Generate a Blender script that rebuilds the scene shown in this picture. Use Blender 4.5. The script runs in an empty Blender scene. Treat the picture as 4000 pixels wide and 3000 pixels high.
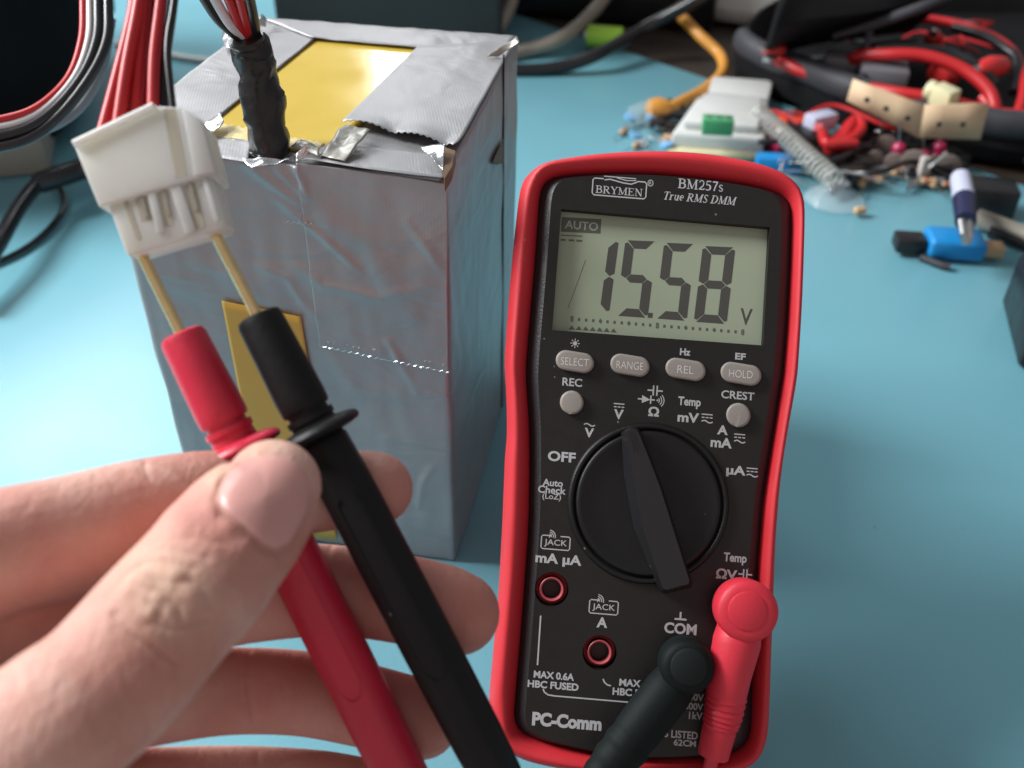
import bpy, bmesh, math, random
from mathutils import Vector, Matrix, noise
from mathutils.bvhtree import BVHTree
random.seed(7)
S = bpy.context.scene
C = S.collection
R = math.radians

# ------------------------------------------------------------------ camera
FPX = 2097.0                      # focal length in units of a 2212 px wide picture
CX, CY = 1106.0, 829.5
H = 0.28                          # camera height over the bench, metres
PITCH, ROLL = R(37.67), R(1.08)
_c, _s = math.cos(PITCH), math.sin(PITCH)
_R, _U = Vector((1, 0, 0)), Vector((0, _s, _c))
CF = Vector((0, _c, -_s))
CR = _R * math.cos(ROLL) + _U * math.sin(ROLL)
CU = _U * math.cos(ROLL) - _R * math.sin(ROLL)
EYE = Vector((0, 0, H))
cam_d = bpy.data.cameras.new('camera')
cam = bpy.data.objects.new('camera', cam_d); C.objects.link(cam)
m3 = Matrix((CR, CU, -CF)).transposed()
cam.matrix_world = Matrix.Translation(EYE) @ m3.to_4x4()
cam_d.sensor_width = 36; cam_d.lens = 36 * FPX / 2212
cam_d.clip_start = 0.01; cam_d.clip_end = 50
cam_d.dof.use_dof = True; cam_d.dof.focus_distance = 0.277; cam_d.dof.aperture_fstop = 12.8
S.camera = cam
# ------------------------------------------------------------------ light
w = bpy.data.worlds.new('World'); S.world = w; w.use_nodes = True
bg = w.node_tree.nodes['Background']
_nt = w.node_tree                                                    # the room: dim, brighter and pinkish behind the camera
_tc = _nt.nodes.new('ShaderNodeTexCoord'); _sp = _nt.nodes.new('ShaderNodeSeparateXYZ'); _mr = _nt.nodes.new('ShaderNodeMapRange'); _mx = _nt.nodes.new('ShaderNodeMix')
_nt.links.new(_tc.outputs['Generated'], _sp.inputs[0]); _nt.links.new(_sp.outputs['Y'], _mr.inputs['Value'])
_mr.inputs['From Min'].default_value = -.15; _mr.inputs['From Max'].default_value = -.8; _mr.interpolation_type = 'SMOOTHSTEP'
_mx.data_type = 'RGBA'; _mx.inputs['A'].default_value = (.225, .23, .24, 1); _mx.inputs['B'].default_value = (.43, .375, .37, 1)
_nt.links.new(_mr.outputs['Result'], _mx.inputs['Factor']); _nt.links.new(_mx.outputs['Result'], bg.inputs[0])
bg.inputs[1].default_value = 1.0
def area(name, loc, aim, sx, sy, power, col):
    l = bpy.data.lights.new(name, 'AREA'); l.shape = 'RECTANGLE'; l.size = sx; l.size_y = sy
    l.energy = power; l.color = col
    o = bpy.data.objects.new(name, l); C.objects.link(o); o.location = loc
    o.rotation_euler = (Vector(aim) - Vector(loc)).to_track_quat('-Z', 'Y').to_euler()
    return o
area('window_light', (-1.67, 0.58, 1.42), (0.02, 0.22, 0.03), 0.68, 0.80, 77, (0.97, 0.99, 1.0))
area('far_window_light', (-0.70, 1.18, 0.92), (0, 0.3, 0.05), 0.40, 0.5, 8.5, (0.95, 0.98, 1.0))
area('window_gap_light', (-0.20, 1.55, 0.64), (-0.02, 0.33, 0.16), 0.06, 0.42, 0.9, (0.97, 0.99, 1.0))
S.view_settings.view_transform = 'Standard'; S.view_settings.look = 'None'
S.view_settings.exposure = 0.0; S.view_settings.gamma = 1.0
S.render.engine = 'CYCLES'

# ------------------------------------------------------------------ helpers: rays
def ray(px, py): return CF + CR * ((px - CX) / FPX) - CU * ((py - CY) / FPX)
def D(px, py, d): return EYE + ray(px, py) * d                      # point at a depth
def T(px, py, z=0.0):                                               # point at a height
    r = ray(px, py); return EYE + r * ((z - H) / r.z)
def Yp(px, py, y):                                                  # point on an upright plane
    r = ray(px, py); return EYE + r * (y / r.y)
def depth_of(p): return (p - EYE).dot(CF)
def to_px(p):
    d = p - EYE; z = d.dot(CF)
    return CX + FPX * d.dot(CR) / z, CY - FPX * d.dot(CU) / z
# ------------------------------------------------------------------ helpers: materials
def mat(name, col, rough=0.5, metal=0.0, var=0.0, vscale=60, bump=0.0, bscale=300, coat=0.0, sss=0.0, sssr=(.003, .0015, .001),
        trans=0.0, alpha=1.0, spec=0.5, emit=None, rvar=0.0, col2=None, dust=0.0):
    m = bpy.data.materials.new(name); m.use_nodes = True
    nt = m.node_tree; p = nt.nodes['Principled BSDF']; N = nt.nodes.new; L = nt.links.new
    p.inputs['Base Color'].default_value = (*col, 1)
    p.inputs['Roughness'].default_value = rough; p.inputs['Metallic'].default_value = metal
    p.inputs['Specular IOR Level'].default_value = spec
    p.inputs['Coat Weight'].default_value = coat
    p.inputs['Transmission Weight'].default_value = trans; p.inputs['Alpha'].default_value = alpha
    if sss:
        p.inputs['Subsurface Weight'].default_value = sss
        p.inputs['Subsurface Radius'].default_value = sssr; p.inputs['Subsurface Scale'].default_value = 1.0
    if emit: p.inputs['Emission Color'].default_value = (*emit[:3], 1); p.inputs['Emission Strength'].default_value = emit[3]
    tc = N('ShaderNodeTexCoord')
    if var or rvar:
        n = N('ShaderNodeTexNoise'); n.inputs['Scale'].default_value = vscale; n.inputs['Detail'].default_value = 5
        L(tc.outputs['Object'], n.inputs['Vector'])
        if var:
            mx = N('ShaderNodeMix'); mx.data_type = 'RGBA'
            c2 = col2 or tuple(max(0, c * (1 - var)) for c in col)
            c1 = col if col2 else tuple(min(1, c * (1 + var)) for c in col)
            mx.inputs['A'].default_value = (*c2, 1); mx.inputs['B'].default_value = (*c1, 1)
            L(n.outputs['Fac'], mx.inputs['Factor']); L(mx.outputs['Result'], p.inputs['Base Color'])
        if rvar:
            mr = N('ShaderNodeMapRange'); mr.inputs['From Min'].default_value = .3; mr.inputs['From Max'].default_value = .7
            mr.inputs['To Min'].default_value = max(.02, rough - rvar); mr.inputs['To Max'].default_value = min(1, rough + rvar)
            L(n.outputs['Fac'], mr.inputs['Value']); L(mr.outputs['Result'], p.inputs['Roughness'])
    if dust:
        vo = N('ShaderNodeTexVoronoi'); vo.inputs['Scale'].default_value = 330; L(tc.outputs['Object'], vo.inputs['Vector'])
        lt = N('ShaderNodeMath'); lt.operation = 'LESS_THAN'; lt.inputs[1].default_value = .11; L(vo.outputs['Distance'], lt.inputs[0])
        gt = N('ShaderNodeMath'); gt.operation = 'GREATER_THAN'; gt.inputs[1].default_value = 1 - dust
        sx = N('ShaderNodeSeparateColor'); L(vo.outputs['Color'], sx.inputs[0]); L(sx.outputs[0], gt.inputs[0])
        mu = N('ShaderNodeMath'); mu.operation = 'MULTIPLY'; L(lt.outputs[0], mu.inputs[0]); L(gt.outputs[0], mu.inputs[1])
        dm = N('ShaderNodeMix'); dm.data_type = 'RGBA'; dm.inputs['A'].default_value = (*col, 1); dm.inputs['B'].default_value = tuple(c * .5 + .13 for c in col) + (1,)
        if p.inputs['Base Color'].is_linked: L(p.inputs['Base Color'].links[0].from_socket, dm.inputs['A'])
        L(mu.outputs[0], dm.inputs['Factor']); L(dm.outputs['Result'], p.inputs['Base Color'])
    if bump:
        b = N('ShaderNodeTexNoise'); b.inputs['Scale'].default_value = bscale; b.inputs['Detail'].default_value = 4
        L(tc.outputs['Object'], b.inputs['Vector'])
        bn = N('ShaderNodeBump'); bn.inputs['Strength'].default_value = 1.0; bn.inputs['Distance'].default_value = bump
        L(b.outputs['Fac'], bn.inputs['Height']); L(bn.outputs['Normal'], p.inputs['Normal'])
    return m
M_ = {}
M_['mat'] = mat('blue_mat_vinyl', (0.165, 0.408, 0.486), 0.33, var=0.07, vscale=9, bump=0.00010, bscale=700, rvar=0.06, dust=.012, spec=.6)
def stain(m):
    nt = m.node_tree; p = nt.nodes['Principled BSDF']; N = nt.nodes.new; L = nt.links.new; tc = N('ShaderNodeTexCoord')
    for sc, lo, hi, col, amt in ((15, .70, .78, (0.20, 0.17, 0.10, 1), .55), (140, .74, .80, (0.06, 0.10, 0.11, 1), .5)):
        n = N('ShaderNodeTexNoise'); n.inputs['Scale'].default_value = sc; n.inputs['Detail'].default_value = 3; L(tc.outputs['Object'], n.inputs['Vector'])
        r = N('ShaderNodeMapRange'); r.inputs['From Min'].default_value = lo; r.inputs['From Max'].default_value = hi; r.inputs['To Max'].default_value = amt; L(n.outputs['Fac'], r.inputs['Value'])
        x = N('ShaderNodeMix'); x.data_type = 'RGBA'; x.inputs['B'].default_value = col
        L(p.inputs['Base Color'].links[0].from_socket, x.inputs['A']); L(r.outputs['Result'], x.inputs['Factor']); L(x.outputs['Result'], p.inputs['Base Color'])
stain(M_['mat'])
M_['desk'] = mat('dark_wood', (0.045, 0.032, 0.024), 0.55, var=0.35, vscale=25, bump=0.0003, bscale=60)
M_['red_rubber'] = mat('red_rubber', (0.60, 0.022, 0.033), 0.55, var=0.10, vscale=60, dust=.03, rvar=.08, bump=0.00006, bscale=2500)
M_['panel'] = mat('charcoal_plastic', (0.0165, 0.0148, 0.0140), 0.40, spec=.33, var=0.12, vscale=300, dust=.05, bump=0.00005, bscale=3000, rvar=.05)
M_['panel_tex'] = mat('textured_black_plastic', (0.018, 0.018, 0.020), 0.42, bump=0.00012, bscale=1800)
M_['black_plastic'] = mat('black_plastic', (0.012, 0.012, 0.013), 0.35, bump=0.00004, bscale=1500, rvar=.08, vscale=90)
M_['knob'] = mat('knob_plastic', (0.0075, 0.0073, 0.0076), 0.45, spec=.35, dust=.06, rvar=.06, vscale=150, bump=0.00005, bscale=2500)
M_['pointer'] = mat('pointer_plastic', (0.015, 0.0145, 0.016), 0.42, bump=0.00005, bscale=2500, dust=.03)
M_['pit'] = mat('dark_pit', (0.004, 0.004, 0.004), 0.6)
M_['ink'] = mat('grey_print', (0.47, 0.47, 0.48), 0.6)
M_['lcd'] = mat('lcd_glass', (0.34, 0.395, 0.283), 0.3, var=0.03, vscale=30, dust=.05)
M_['seg'] = mat('lcd_segment', (0.070, 0.068, 0.060), 0.45)
M_['seg_soft'] = mat('lcd_faint_segment', (0.10, 0.105, 0.085), 0.45)
M_['button'] = mat('taupe_rubber', (0.30, 0.268, 0.238), 0.5, var=.06, vscale=200, bump=.00004, bscale=2000)
M_['button_ink'] = mat('button_print', (0.66, 0.64, 0.62), 0.6)
M_['socket'] = mat('socket_shade', (0.05, 0.008, 0.009), 0.5)
M_['jack_red'] = mat('jack_red', (0.42, 0.07, 0.08), 0.4)
M_['probe_red'] = mat('probe_red_vinyl', (0.60, 0.022, 0.055), 0.42, var=.16, vscale=70, bump=.00009, bscale=600, rvar=.08, dust=.03)
M_['plug_red'] = mat('plug_red_vinyl', (0.70, 0.030, 0.055), 0.5, var=.08, vscale=160, bump=.00007, bscale=900, dust=.02)
M_['probe_black'] = mat('probe_black_rubber', (0.006, 0.006, 0.0066), 0.5, spec=.28, var=.3, vscale=70, bump=.00010, bscale=600, rvar=.08, dust=.04)
M_['plug_black'] = mat('plug_black_rubber', (0.0045, 0.0085, 0.0085), 0.65, spec=.22, var=.15, vscale=150, bump=.00007, bscale=800)
M_['plug_disc'] = mat('plug_black_disc', (0.010, 0.0145, 0.0145), 0.65, spec=.25, bump=.00004, bscale=800)
M_['brass'] = mat('brass', (0.84, 0.64, 0.32), 0.27, 1.0, var=.12, vscale=400)
M_['steel'] = mat('steel', (0.55, 0.55, 0.54), 0.28, 1.0)
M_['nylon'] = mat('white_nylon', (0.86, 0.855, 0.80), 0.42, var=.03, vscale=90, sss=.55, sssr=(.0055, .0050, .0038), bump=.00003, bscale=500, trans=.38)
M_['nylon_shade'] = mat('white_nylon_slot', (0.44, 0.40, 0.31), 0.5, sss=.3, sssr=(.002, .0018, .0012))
M_['wire_red'] = mat('red_wire', (0.50, 0.018, 0.022), 0.38, var=.1, vscale=200)
M_['wire_black'] = mat('black_wire', (0.012, 0.012, 0.014), 0.32)
M_['wire_white'] = mat('white_wire', (0.72, 0.70, 0.70), 0.4)
M_['etape'] = mat('black_electrical_tape', (0.012, 0.0115, 0.0115), 0.29, bump=.0011, bscale=110, rvar=.1, vscale=60)
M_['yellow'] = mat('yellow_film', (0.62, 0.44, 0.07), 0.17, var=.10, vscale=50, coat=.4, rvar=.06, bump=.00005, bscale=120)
M_['yellow_shaded'] = mat('shaded_yellow_film', (0.60, 0.37, 0.055), 0.42, var=.06, vscale=70, bump=.00005, bscale=120)  # same yellow film on the front, its shadowed tone put into the colour
M_['glue'] = mat('dried_glue', (0.66, 0.55, 0.26), 0.4, var=.2, vscale=200, bump=.0005, bscale=300)
M_['brown'] = mat('brown_card', (0.16, 0.09, 0.04), 0.6, var=.3, vscale=300)
M_['black_cloth'] = mat('black_nylon_cloth', (0.006, 0.006, 0.007), 0.8, spec=.2, bump=.0004, bscale=350, var=.3, vscale=60)
M_['black_band'] = mat('black_webbing', (0.038, 0.038, 0.046), 0.6, bump=.0003, bscale=500)
M_['cable_black'] = mat('black_cable_pvc', (0.012, 0.012, 0.014), 0.25)
M_['cable_beige'] = mat('beige_cable_pvc', (0.30, 0.27, 0.22), 0.4)
M_['cable_orange'] = mat('orange_cable_pvc', (0.66, 0.29, 0.045), 0.42)
M_['clear'] = mat('clear_plastic', (0.80, 0.88, 0.92), 0.06, alpha=.16)
M_['spring'] = mat('galvanised_wire', (0.55, 0.56, 0.52), 0.45, .1)
M_['green'] = mat('green_plastic', (0.06, 0.32, 0.13), 0.45, var=.15, vscale=200)
M_['lime'] = mat('lime_sleeve', (0.27, 0.48, 0.035), 0.35)
M_['white_plastic'] = mat('white_plastic', (0.60, 0.61, 0.59), 0.45, var=.12, vscale=50)
M_['cream'] = mat('cream_plastic', (0.72, 0.68, 0.42), 0.45)
M_['tan'] = mat('tan_card', (0.72, 0.51, 0.32), 0.7, var=.06, vscale=90)
M_['grey_plastic'] = mat('grey_plastic', (0.17, 0.17, 0.185), 0.45)
M_['dark_grey'] = mat('dark_grey_plastic', (0.042, 0.046, 0.044), 0.6, var=.1, vscale=20)
M_['ledge'] = mat('grey_paint', (0.50, 0.48, 0.43), 0.6, var=.1, vscale=15)
M_['blue'] = mat('bright_blue_plastic', (0.012, 0.23, 0.56), 0.35)
M_['navy'] = mat('navy_plastic', (0.015, 0.018, 0.06), 0.35)
M_['pink'] = mat('magenta_resin', (0.42, 0.02, 0.09), 0.35)
M_['clip_red'] = mat('red_clip_vinyl', (0.62, 0.03, 0.03), 0.4)
M_['orange_red'] = mat('orange_red_plastic', (0.80, 0.09, 0.03), 0.4)
M_['ceramic'] = mat('tan_ceramic', (0.55, 0.36, 0.20), 0.5)
M_['sky_blue'] = mat('pale_blue_resin', (0.16, 0.38, 0.62), 0.4)
M_['gravel_brown'] = mat('brown_resin', (0.10, 0.065, 0.05), 0.5)
M_['taupe'] = mat('taupe_resin', (0.20, 0.16, 0.14), 0.45)
M_['ceramic_white'] = mat('pale_ceramic', (0.48, 0.43, 0.40), 0.5)
M_['contact'] = mat('tin_contact', (0.36, 0.34, 0.29), 0.45, .5, var=.3, vscale=900)
M_['lilac'] = mat('pale_lilac_plastic', (0.50, 0.52, 0.66), 0.4)

def tape_material():
    m = bpy.data.materials.new('silver_duct_tape'); m.use_nodes = True
    nt = m.node_tree; p = nt.nodes['Principled BSDF']; N = nt.nodes.new; L = nt.links.new
    tc = N('ShaderNodeTexCoord')
    p.inputs['Metallic'].default_value = 0.42
    n1 = N('ShaderNodeTexNoise'); n1.inputs['Scale'].default_value = 26; n1.inputs['Detail'].default_value = 6
    L(tc.outputs['Object'], n1.inputs['Vector'])
    cr = N('ShaderNodeMix'); cr.data_type = 'RGBA'
    cr.inputs['A'].default_value = (0.29, 0.288, 0.295, 1); cr.inputs['B'].default_value = (0.44, 0.44, 0.452, 1)
    L(n1.outputs['Fac'], cr.inputs['Factor']); L(cr.outputs['Result'], p.inputs['Base Color'])
    mr = N('ShaderNodeMapRange'); mr.inputs['To Min'].default_value = .34; mr.inputs['To Max'].default_value = .50
    L(n1.outputs['Fac'], mr.inputs['Value']); L(mr.outputs['Result'], p.inputs['Roughness'])
    # woven threads under the foil: fine lines, plus soft wrinkles
    mp = N('ShaderNodeMapping'); mp.inputs['Rotation'].default_value = (0, 0, R(-9.4))
    L(tc.outputs['Object'], mp.inputs['Vector'])
    wv = N('ShaderNodeTexWave'); wv.inputs['Scale'].default_value = 330; wv.inputs['Distortion'].default_value = .7; wv.bands_direction = 'X'
    L(mp.outputs['Vector'], wv.inputs['Vector'])
    mp2 = N('ShaderNodeMapping'); mp2.inputs['Scale'].default_value = (14, 14, 34); mp2.inputs['Rotation'].default_value = (0, R(25), R(20))
    L(tc.outputs['Object'], mp2.inputs['Vector'])
    n2 = N('ShaderNodeTexNoise'); n2.inputs['Scale'].default_value = 1.6; n2.inputs['Detail'].default_value = 3; n2.inputs['Distortion'].default_value = 1.2
    L(mp2.outputs['Vector'], n2.inputs['Vector'])
    b1 = N('ShaderNodeBump'); b1.inputs['Distance'].default_value = .00006; b1.inputs['Strength'].default_value = .22
    L(wv.outputs['Fac'], b1.inputs['Height'])
    b2 = N('ShaderNodeBump'); b2.inputs['Distance'].default_value = .0016; b2.inputs['Strength'].default_value = .8
    L(n2.outputs['Fac'], b2.inputs['Height']); L(b1.outputs['Normal'], b2.inputs['Normal'])
    L(b2.outputs['Normal'], p.inputs['Normal'])
    return m
M_['tape'] = tape_material()
M_['tape_back'] = mat('tape_underside', (0.36, 0.35, 0.31), 0.4, 0.3, var=.15, vscale=200, bump=.0004, bscale=200)
M_['tape_shine'] = mat('crumpled_tape', (0.62, 0.63, 0.65), 0.2, .75, bump=.0007, bscale=120)

def skin_material():
    m = mat('skin', (0.62, 0.36, 0.28), 0.6, sss=.32, sssr=(.0036, .0014, .0008), spec=.25)
    nt = m.node_tree; p = nt.nodes['Principled BSDF']; N = nt.nodes.new; L = nt.links.new
    tc = N('ShaderNodeTexCoord')
    n = N('ShaderNodeTexNoise'); n.inputs['Scale'].default_value = 55; n.inputs['Detail'].default_value = 6; n.inputs['Roughness'].default_value = .6
    L(tc.outputs['Object'], n.inputs['Vector'])
    cr = N('ShaderNodeValToRGB')
    e = cr.color_ramp.elements; e[0].position = .30; e[0].color = (0.56, 0.26, 0.205, 1); e[1].position = .70; e[1].color = (0.72, 0.485, 0.40, 1)
    x = e.new(.5); x.color = (0.64, 0.36, 0.295, 1)
    L(n.outputs['Fac'], cr.inputs['Fac'])
    n5 = N('ShaderNodeTexNoise'); n5.inputs['Scale'].default_value = 24; n5.inputs['Detail'].default_value = 2; L(tc.outputs['Object'], n5.inputs['Vector'])
    mr = N('ShaderNodeMapRange'); mr.inputs['From Min'].default_value = .42; mr.inputs['From Max'].default_value = .66; mr.inputs['To Max'].default_value = .6; L(n5.outputs['Fac'], mr.inputs['Value'])
    rx = N('ShaderNodeMix'); rx.data_type = 'RGBA'; rx.inputs['B'].default_value = (0.60, 0.235, 0.195, 1); L(cr.outputs['Color'], rx.inputs['A']); L(mr.outputs['Result'], rx.inputs['Factor'])
    at = N('ShaderNodeAttribute'); at.attribute_name = 'skin_tone_shade'; sc = N('ShaderNodeSeparateColor'); L(at.outputs['Color'], sc.inputs[0])
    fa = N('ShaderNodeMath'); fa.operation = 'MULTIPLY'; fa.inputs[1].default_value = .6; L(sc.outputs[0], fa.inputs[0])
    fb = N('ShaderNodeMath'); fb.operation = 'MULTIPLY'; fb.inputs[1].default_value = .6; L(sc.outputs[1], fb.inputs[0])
    x1 = N('ShaderNodeMix'); x1.data_type = 'RGBA'; x1.inputs['B'].default_value = (0.49, 0.175, 0.145, 1); L(rx.outputs['Result'], x1.inputs['A']); L(fb.outputs[0], x1.inputs['Factor'])  # palm side redness, darkened to carry the shade on the rear fingers
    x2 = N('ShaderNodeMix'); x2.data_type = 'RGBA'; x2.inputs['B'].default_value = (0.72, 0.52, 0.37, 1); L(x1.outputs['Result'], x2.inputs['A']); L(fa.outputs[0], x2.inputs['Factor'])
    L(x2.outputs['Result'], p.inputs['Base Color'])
    mp = N('ShaderNodeMapping'); mp.inputs['Rotation'].default_value = (0, R(45), 0); mp.inputs['Scale'].default_value = (420, 160, 110); L(tc.outputs['Object'], mp.inputs['Vector'])
    n6 = N('ShaderNodeTexNoise'); n6.inputs['Scale'].default_value = 1.0; n6.inputs['Detail'].default_value = 4; n6.inputs['Distortion'].default_value = .8; L(mp.outputs['Vector'], n6.inputs['Vector'])
    b0 = N('ShaderNodeBump'); b0.inputs['Distance'].default_value = .0006; b0.inputs['Strength'].default_value = .6; L(n6.outputs['Fac'], b0.inputs['Height'])
    v = N('ShaderNodeTexVoronoi'); v.inputs['Scale'].default_value = 1100; L(tc.outputs['Object'], v.inputs['Vector'])
    n3 = N('ShaderNodeTexNoise'); n3.inputs['Scale'].default_value = 420; n3.inputs['Detail'].default_value = 4; L(tc.outputs['Object'], n3.inputs['Vector'])
    b1 = N('ShaderNodeBump'); b1.inputs['Distance'].default_value = .00008; b1.inputs['Strength'].default_value = .7; L(v.outputs['Distance'], b1.inputs['Height']); L(b0.outputs['Normal'], b1.inputs['Normal'])
    b2 = N('ShaderNodeBump'); b2.inputs['Distance'].default_value = .00022; b2.inputs['Strength'].default_value = .7; L(n3.outputs['Fac'], b2.inputs['Height'])
    L(b1.outputs['Normal'], b2.inputs['Normal']); L(b2.outputs['Normal'], p.inputs['Normal'])
    return m
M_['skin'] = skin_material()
M_['nail'] = mat('fingernail', (0.70, 0.36, 0.32), 0.36, var=.10, vscale=90, sss=.2, sssr=(.002, .001, .0007), coat=.0, bump=.00003, bscale=900)

# ------------------------------------------------------------------ helpers: meshes
class MB:
    def __init__(s): s.v = []; s.f = []
    def add(s, verts, faces):
        o = len(s.v); s.v += [Vector(a) for a in verts]; s.f += [[i + o for i in f] for f in faces]; return s
    def box(s, c, ax, ay, az):                                      # centre and three half vectors
        c, ax, ay, az = Vector(c), Vector(ax), Vector(ay), Vector(az)
        vs = [c + ax * i + ay * j + az * k for k in (-1, 1) for j in (-1, 1) for i in (-1, 1)]
        return s.add(vs, [[0, 2, 3, 1], [4, 5, 7, 6], [0, 1, 5, 4], [2, 6, 7, 3], [0, 4, 6, 2], [1, 3, 7, 5]])
    def abox(s, c, sx, sy, sz, rz=0):
        a = Vector((math.cos(rz), math.sin(rz), 0)); b = Vector((-a.y, a.x, 0))
        return s.box(c, a * sx / 2, b * sy / 2, Vector((0, 0, sz / 2)))
    def tube(s, pts, rad, seg=14, smooth=0, cap=True, flat=1.0, up=None):
        pts = [Vector(p) for p in pts]
        rad = list(rad) if hasattr(rad, '__len__') else [rad] * len(pts)
        if smooth: pts, rad = catmull(pts, rad, smooth)
        n = len(pts); rings = []
        t0 = (pts[1] - pts[0]).normalized()
        a = Vector(up) if up is not None else (Vector((0, 0, 1)) if abs(t0.z) < .9 else Vector((1, 0, 0)))
        a = (a - t0 * a.dot(t0)).normalized()
        for i in range(n):
            t = (pts[min(i + 1, n - 1)] - pts[max(i - 1, 0)]).normalized()
            a = (a - t * a.dot(t)).normalized(); b = t.cross(a)
            rings.append([pts[i] + (a * math.cos(q) * flat + b * math.sin(q)) * rad[i] for q in (2 * math.pi * k / seg for k in range(seg))])
        return s.rings(rings, cap)
    def rings(s, rings, cap=True, closed=True):
        o = len(s.v); k = len(rings[0])
        for r in rings: s.v += [Vector(p) for p in r]
        for i in range(len(rings) - 1):
            for j in range(k if closed else k - 1):
                j2 = (j + 1) % k
                s.f.append([o + i * k + j, o + i * k + j2, o + (i + 1) * k + j2, o + (i + 1) * k + j])
        if cap:
            s.f.append([o + j for j in range(k)][::-1]); s.f.append([o + (len(rings) - 1) * k + j for j in range(k)])
        return s
    def lathe(s, o, axis, prof, seg=32, sx=1.0, cap=True, side=None):  # prof: (distance along axis, radius)
        axis = Vector(axis).normalized(); o = Vector(o)
        a = Vector(side) if side is not None else (Vector((0, 0, 1)) if abs(axis.z) < .9 else Vector((1, 0, 0)))
        a = (a - axis * a.dot(axis)).normalized(); b = axis.cross(a)
        return s.rings([[o + axis * h + (a * math.cos(q) * sx + b * math.sin(q)) * r for q in (2 * math.pi * k / seg for k in range(seg))] for h, r in prof], cap)
    def prism(s, poly, off):                                        # polygon of world points pushed by a vector
        off = Vector(off); n = len(poly)
        vs = [Vector(p) for p in poly] + [Vector(p) + off for p in poly]
        return s.add(vs, [list(range(n))[::-1], list(range(n, 2 * n))] + [[i, (i + 1) % n, n + (i + 1) % n, n + i] for i in range(n)])
    def build(s, name, m, parent=None, smooth=True, bevel=0, bseg=2, angle=35):
        me = bpy.data.meshes.new(name); me.from_pydata([tuple(v) for v in s.v], [], s.f); me.update()
        bm = bmesh.new(); bm.from_mesh(me); bmesh.ops.recalc_face_normals(bm, faces=bm.faces)
        if bevel:
            es = [e for e in bm.edges if len(e.link_faces) == 2 and e.calc_face_angle(0) > R(30)]
            bmesh.ops.bevel(bm, geom=es, offset=bevel, segments=bseg, affect='EDGES', profile=.5, clamp_overlap=True)
        if smooth:
            for f in bm.faces: f.smooth = True
            for e in bm.edges:
                if len(e.link_faces) == 2 and e.calc_face_angle(0) > R(angle): e.smooth = False
        bm.to_mesh(me); bm.free()
        return link(name, me, m, parent)
def link(name, me, m, parent=None):
    o = bpy.data.objects.new(name, me); C.objects.link(o)
    for mm in (m if isinstance(m, (list, tuple)) else [m]): me.materials.append(M_[mm] if isinstance(mm, str) else mm)
    if parent is not None:
        o.parent = parent
        if parent.type == 'EMPTY': o.matrix_parent_inverse = Matrix.Translation(-parent.location)
    return o
def tag(o, label=None, cat=None, group=None, kind=None):
    if label: o['label'] = label
    if cat: o['category'] = cat
    if group: o['group'] = group
    if kind: o['kind'] = kind
    return o
def thing(name, label, cat, loc, group=None):
    o = bpy.data.objects.new(name, None); C.objects.link(o); o.location = Vector(loc); o.empty_display_size = .01
    return tag(o, label, cat, group)
def copy_tree(o, mw, label=None, group=None):
    r = o.copy(); C.objects.link(r); r.matrix_world = mw
    if label: r['label'] = label
    if group: r['group'] = group
    for ch in o.children:
        c = ch.copy(); C.objects.link(c); c.parent = r
        for g in ch.children:
            d = g.copy(); C.objects.link(d); d.parent = c
    return r
def catmull(pts, rad, n):
    P = [pts[0] * 2 - pts[1]] + pts + [pts[-1] * 2 - pts[-2]]; Q = [rad[0]] + list(rad) + [rad[-1]]
    op, orr = [], []
    for i in range(1, len(P) - 2):
        for k in range(n):
            t = k / n; t2, t3 = t * t, t * t * t
            op.append(.5 * (2 * P[i] + (P[i + 1] - P[i - 1]) * t + (2 * P[i - 1] - 5 * P[i] + 4 * P[i + 1] - P[i + 2]) * t2 + (3 * P[i] - P[i - 1] - 3 * P[i + 1] + P[i + 2]) * t3))
            orr.append(Q[i] * (1 - t) + Q[i + 1] * t)
    return op + [P[-2]], orr + [Q[-2]]
def catmull2(pts, n, closed=True):
    k = len(pts); out = []
    for i in range(k if closed else k - 1):
        g = lambda j: Vector(pts[j % k]) if closed else Vector(pts[max(0, min(k - 1, j))])
        p0, p1, p2, p3 = g(i - 1), g(i), g(i + 1), g(i + 2)
        for s in range(n):
            t = s / n; t2, t3 = t * t, t ** 3
            out.append(.5 * (2 * p1 + (p2 - p0) * t + (2 * p0 - 5 * p1 + 4 * p2 - p3) * t2 + (3 * p1 - p0 - 3 * p2 + p3) * t3))
    if not closed: out.append(Vector(pts[-1]))
    return out
def ns(p, s, seed=0): return noise.noise(Vector(p) * s + Vector((seed * 7.1, seed * 3.3, seed * 1.7)))

# ================================================================== SETTING
sz = MB()
sz.abox((0.15, 0.88, -0.022), 3.4, 1.6, 0.038)
tag(sz.build('desk', 'desk', smooth=False), kind='structure')
e0, e1 = T(1338, 105), T(1537, 172)
ed = (e1 - e0) / (e1.y - e0.y)                                       # right hand edge of the mat runs obliquely
def edge_x(y): return e0.x + ed.x * (y - e0.y)
mb = MB()
mb.prism([(-1.2, .095, -.003), (edge_x(.095), .095, -.003), (edge_x(1.25), 1.25, -.003), (-1.2, 1.25, -.003)], (0, 0, .003))
tag(mb.build('desk_mat', 'mat', bevel=.001), 'large glossy light blue work mat covering the desk under everything', 'mat')

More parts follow.
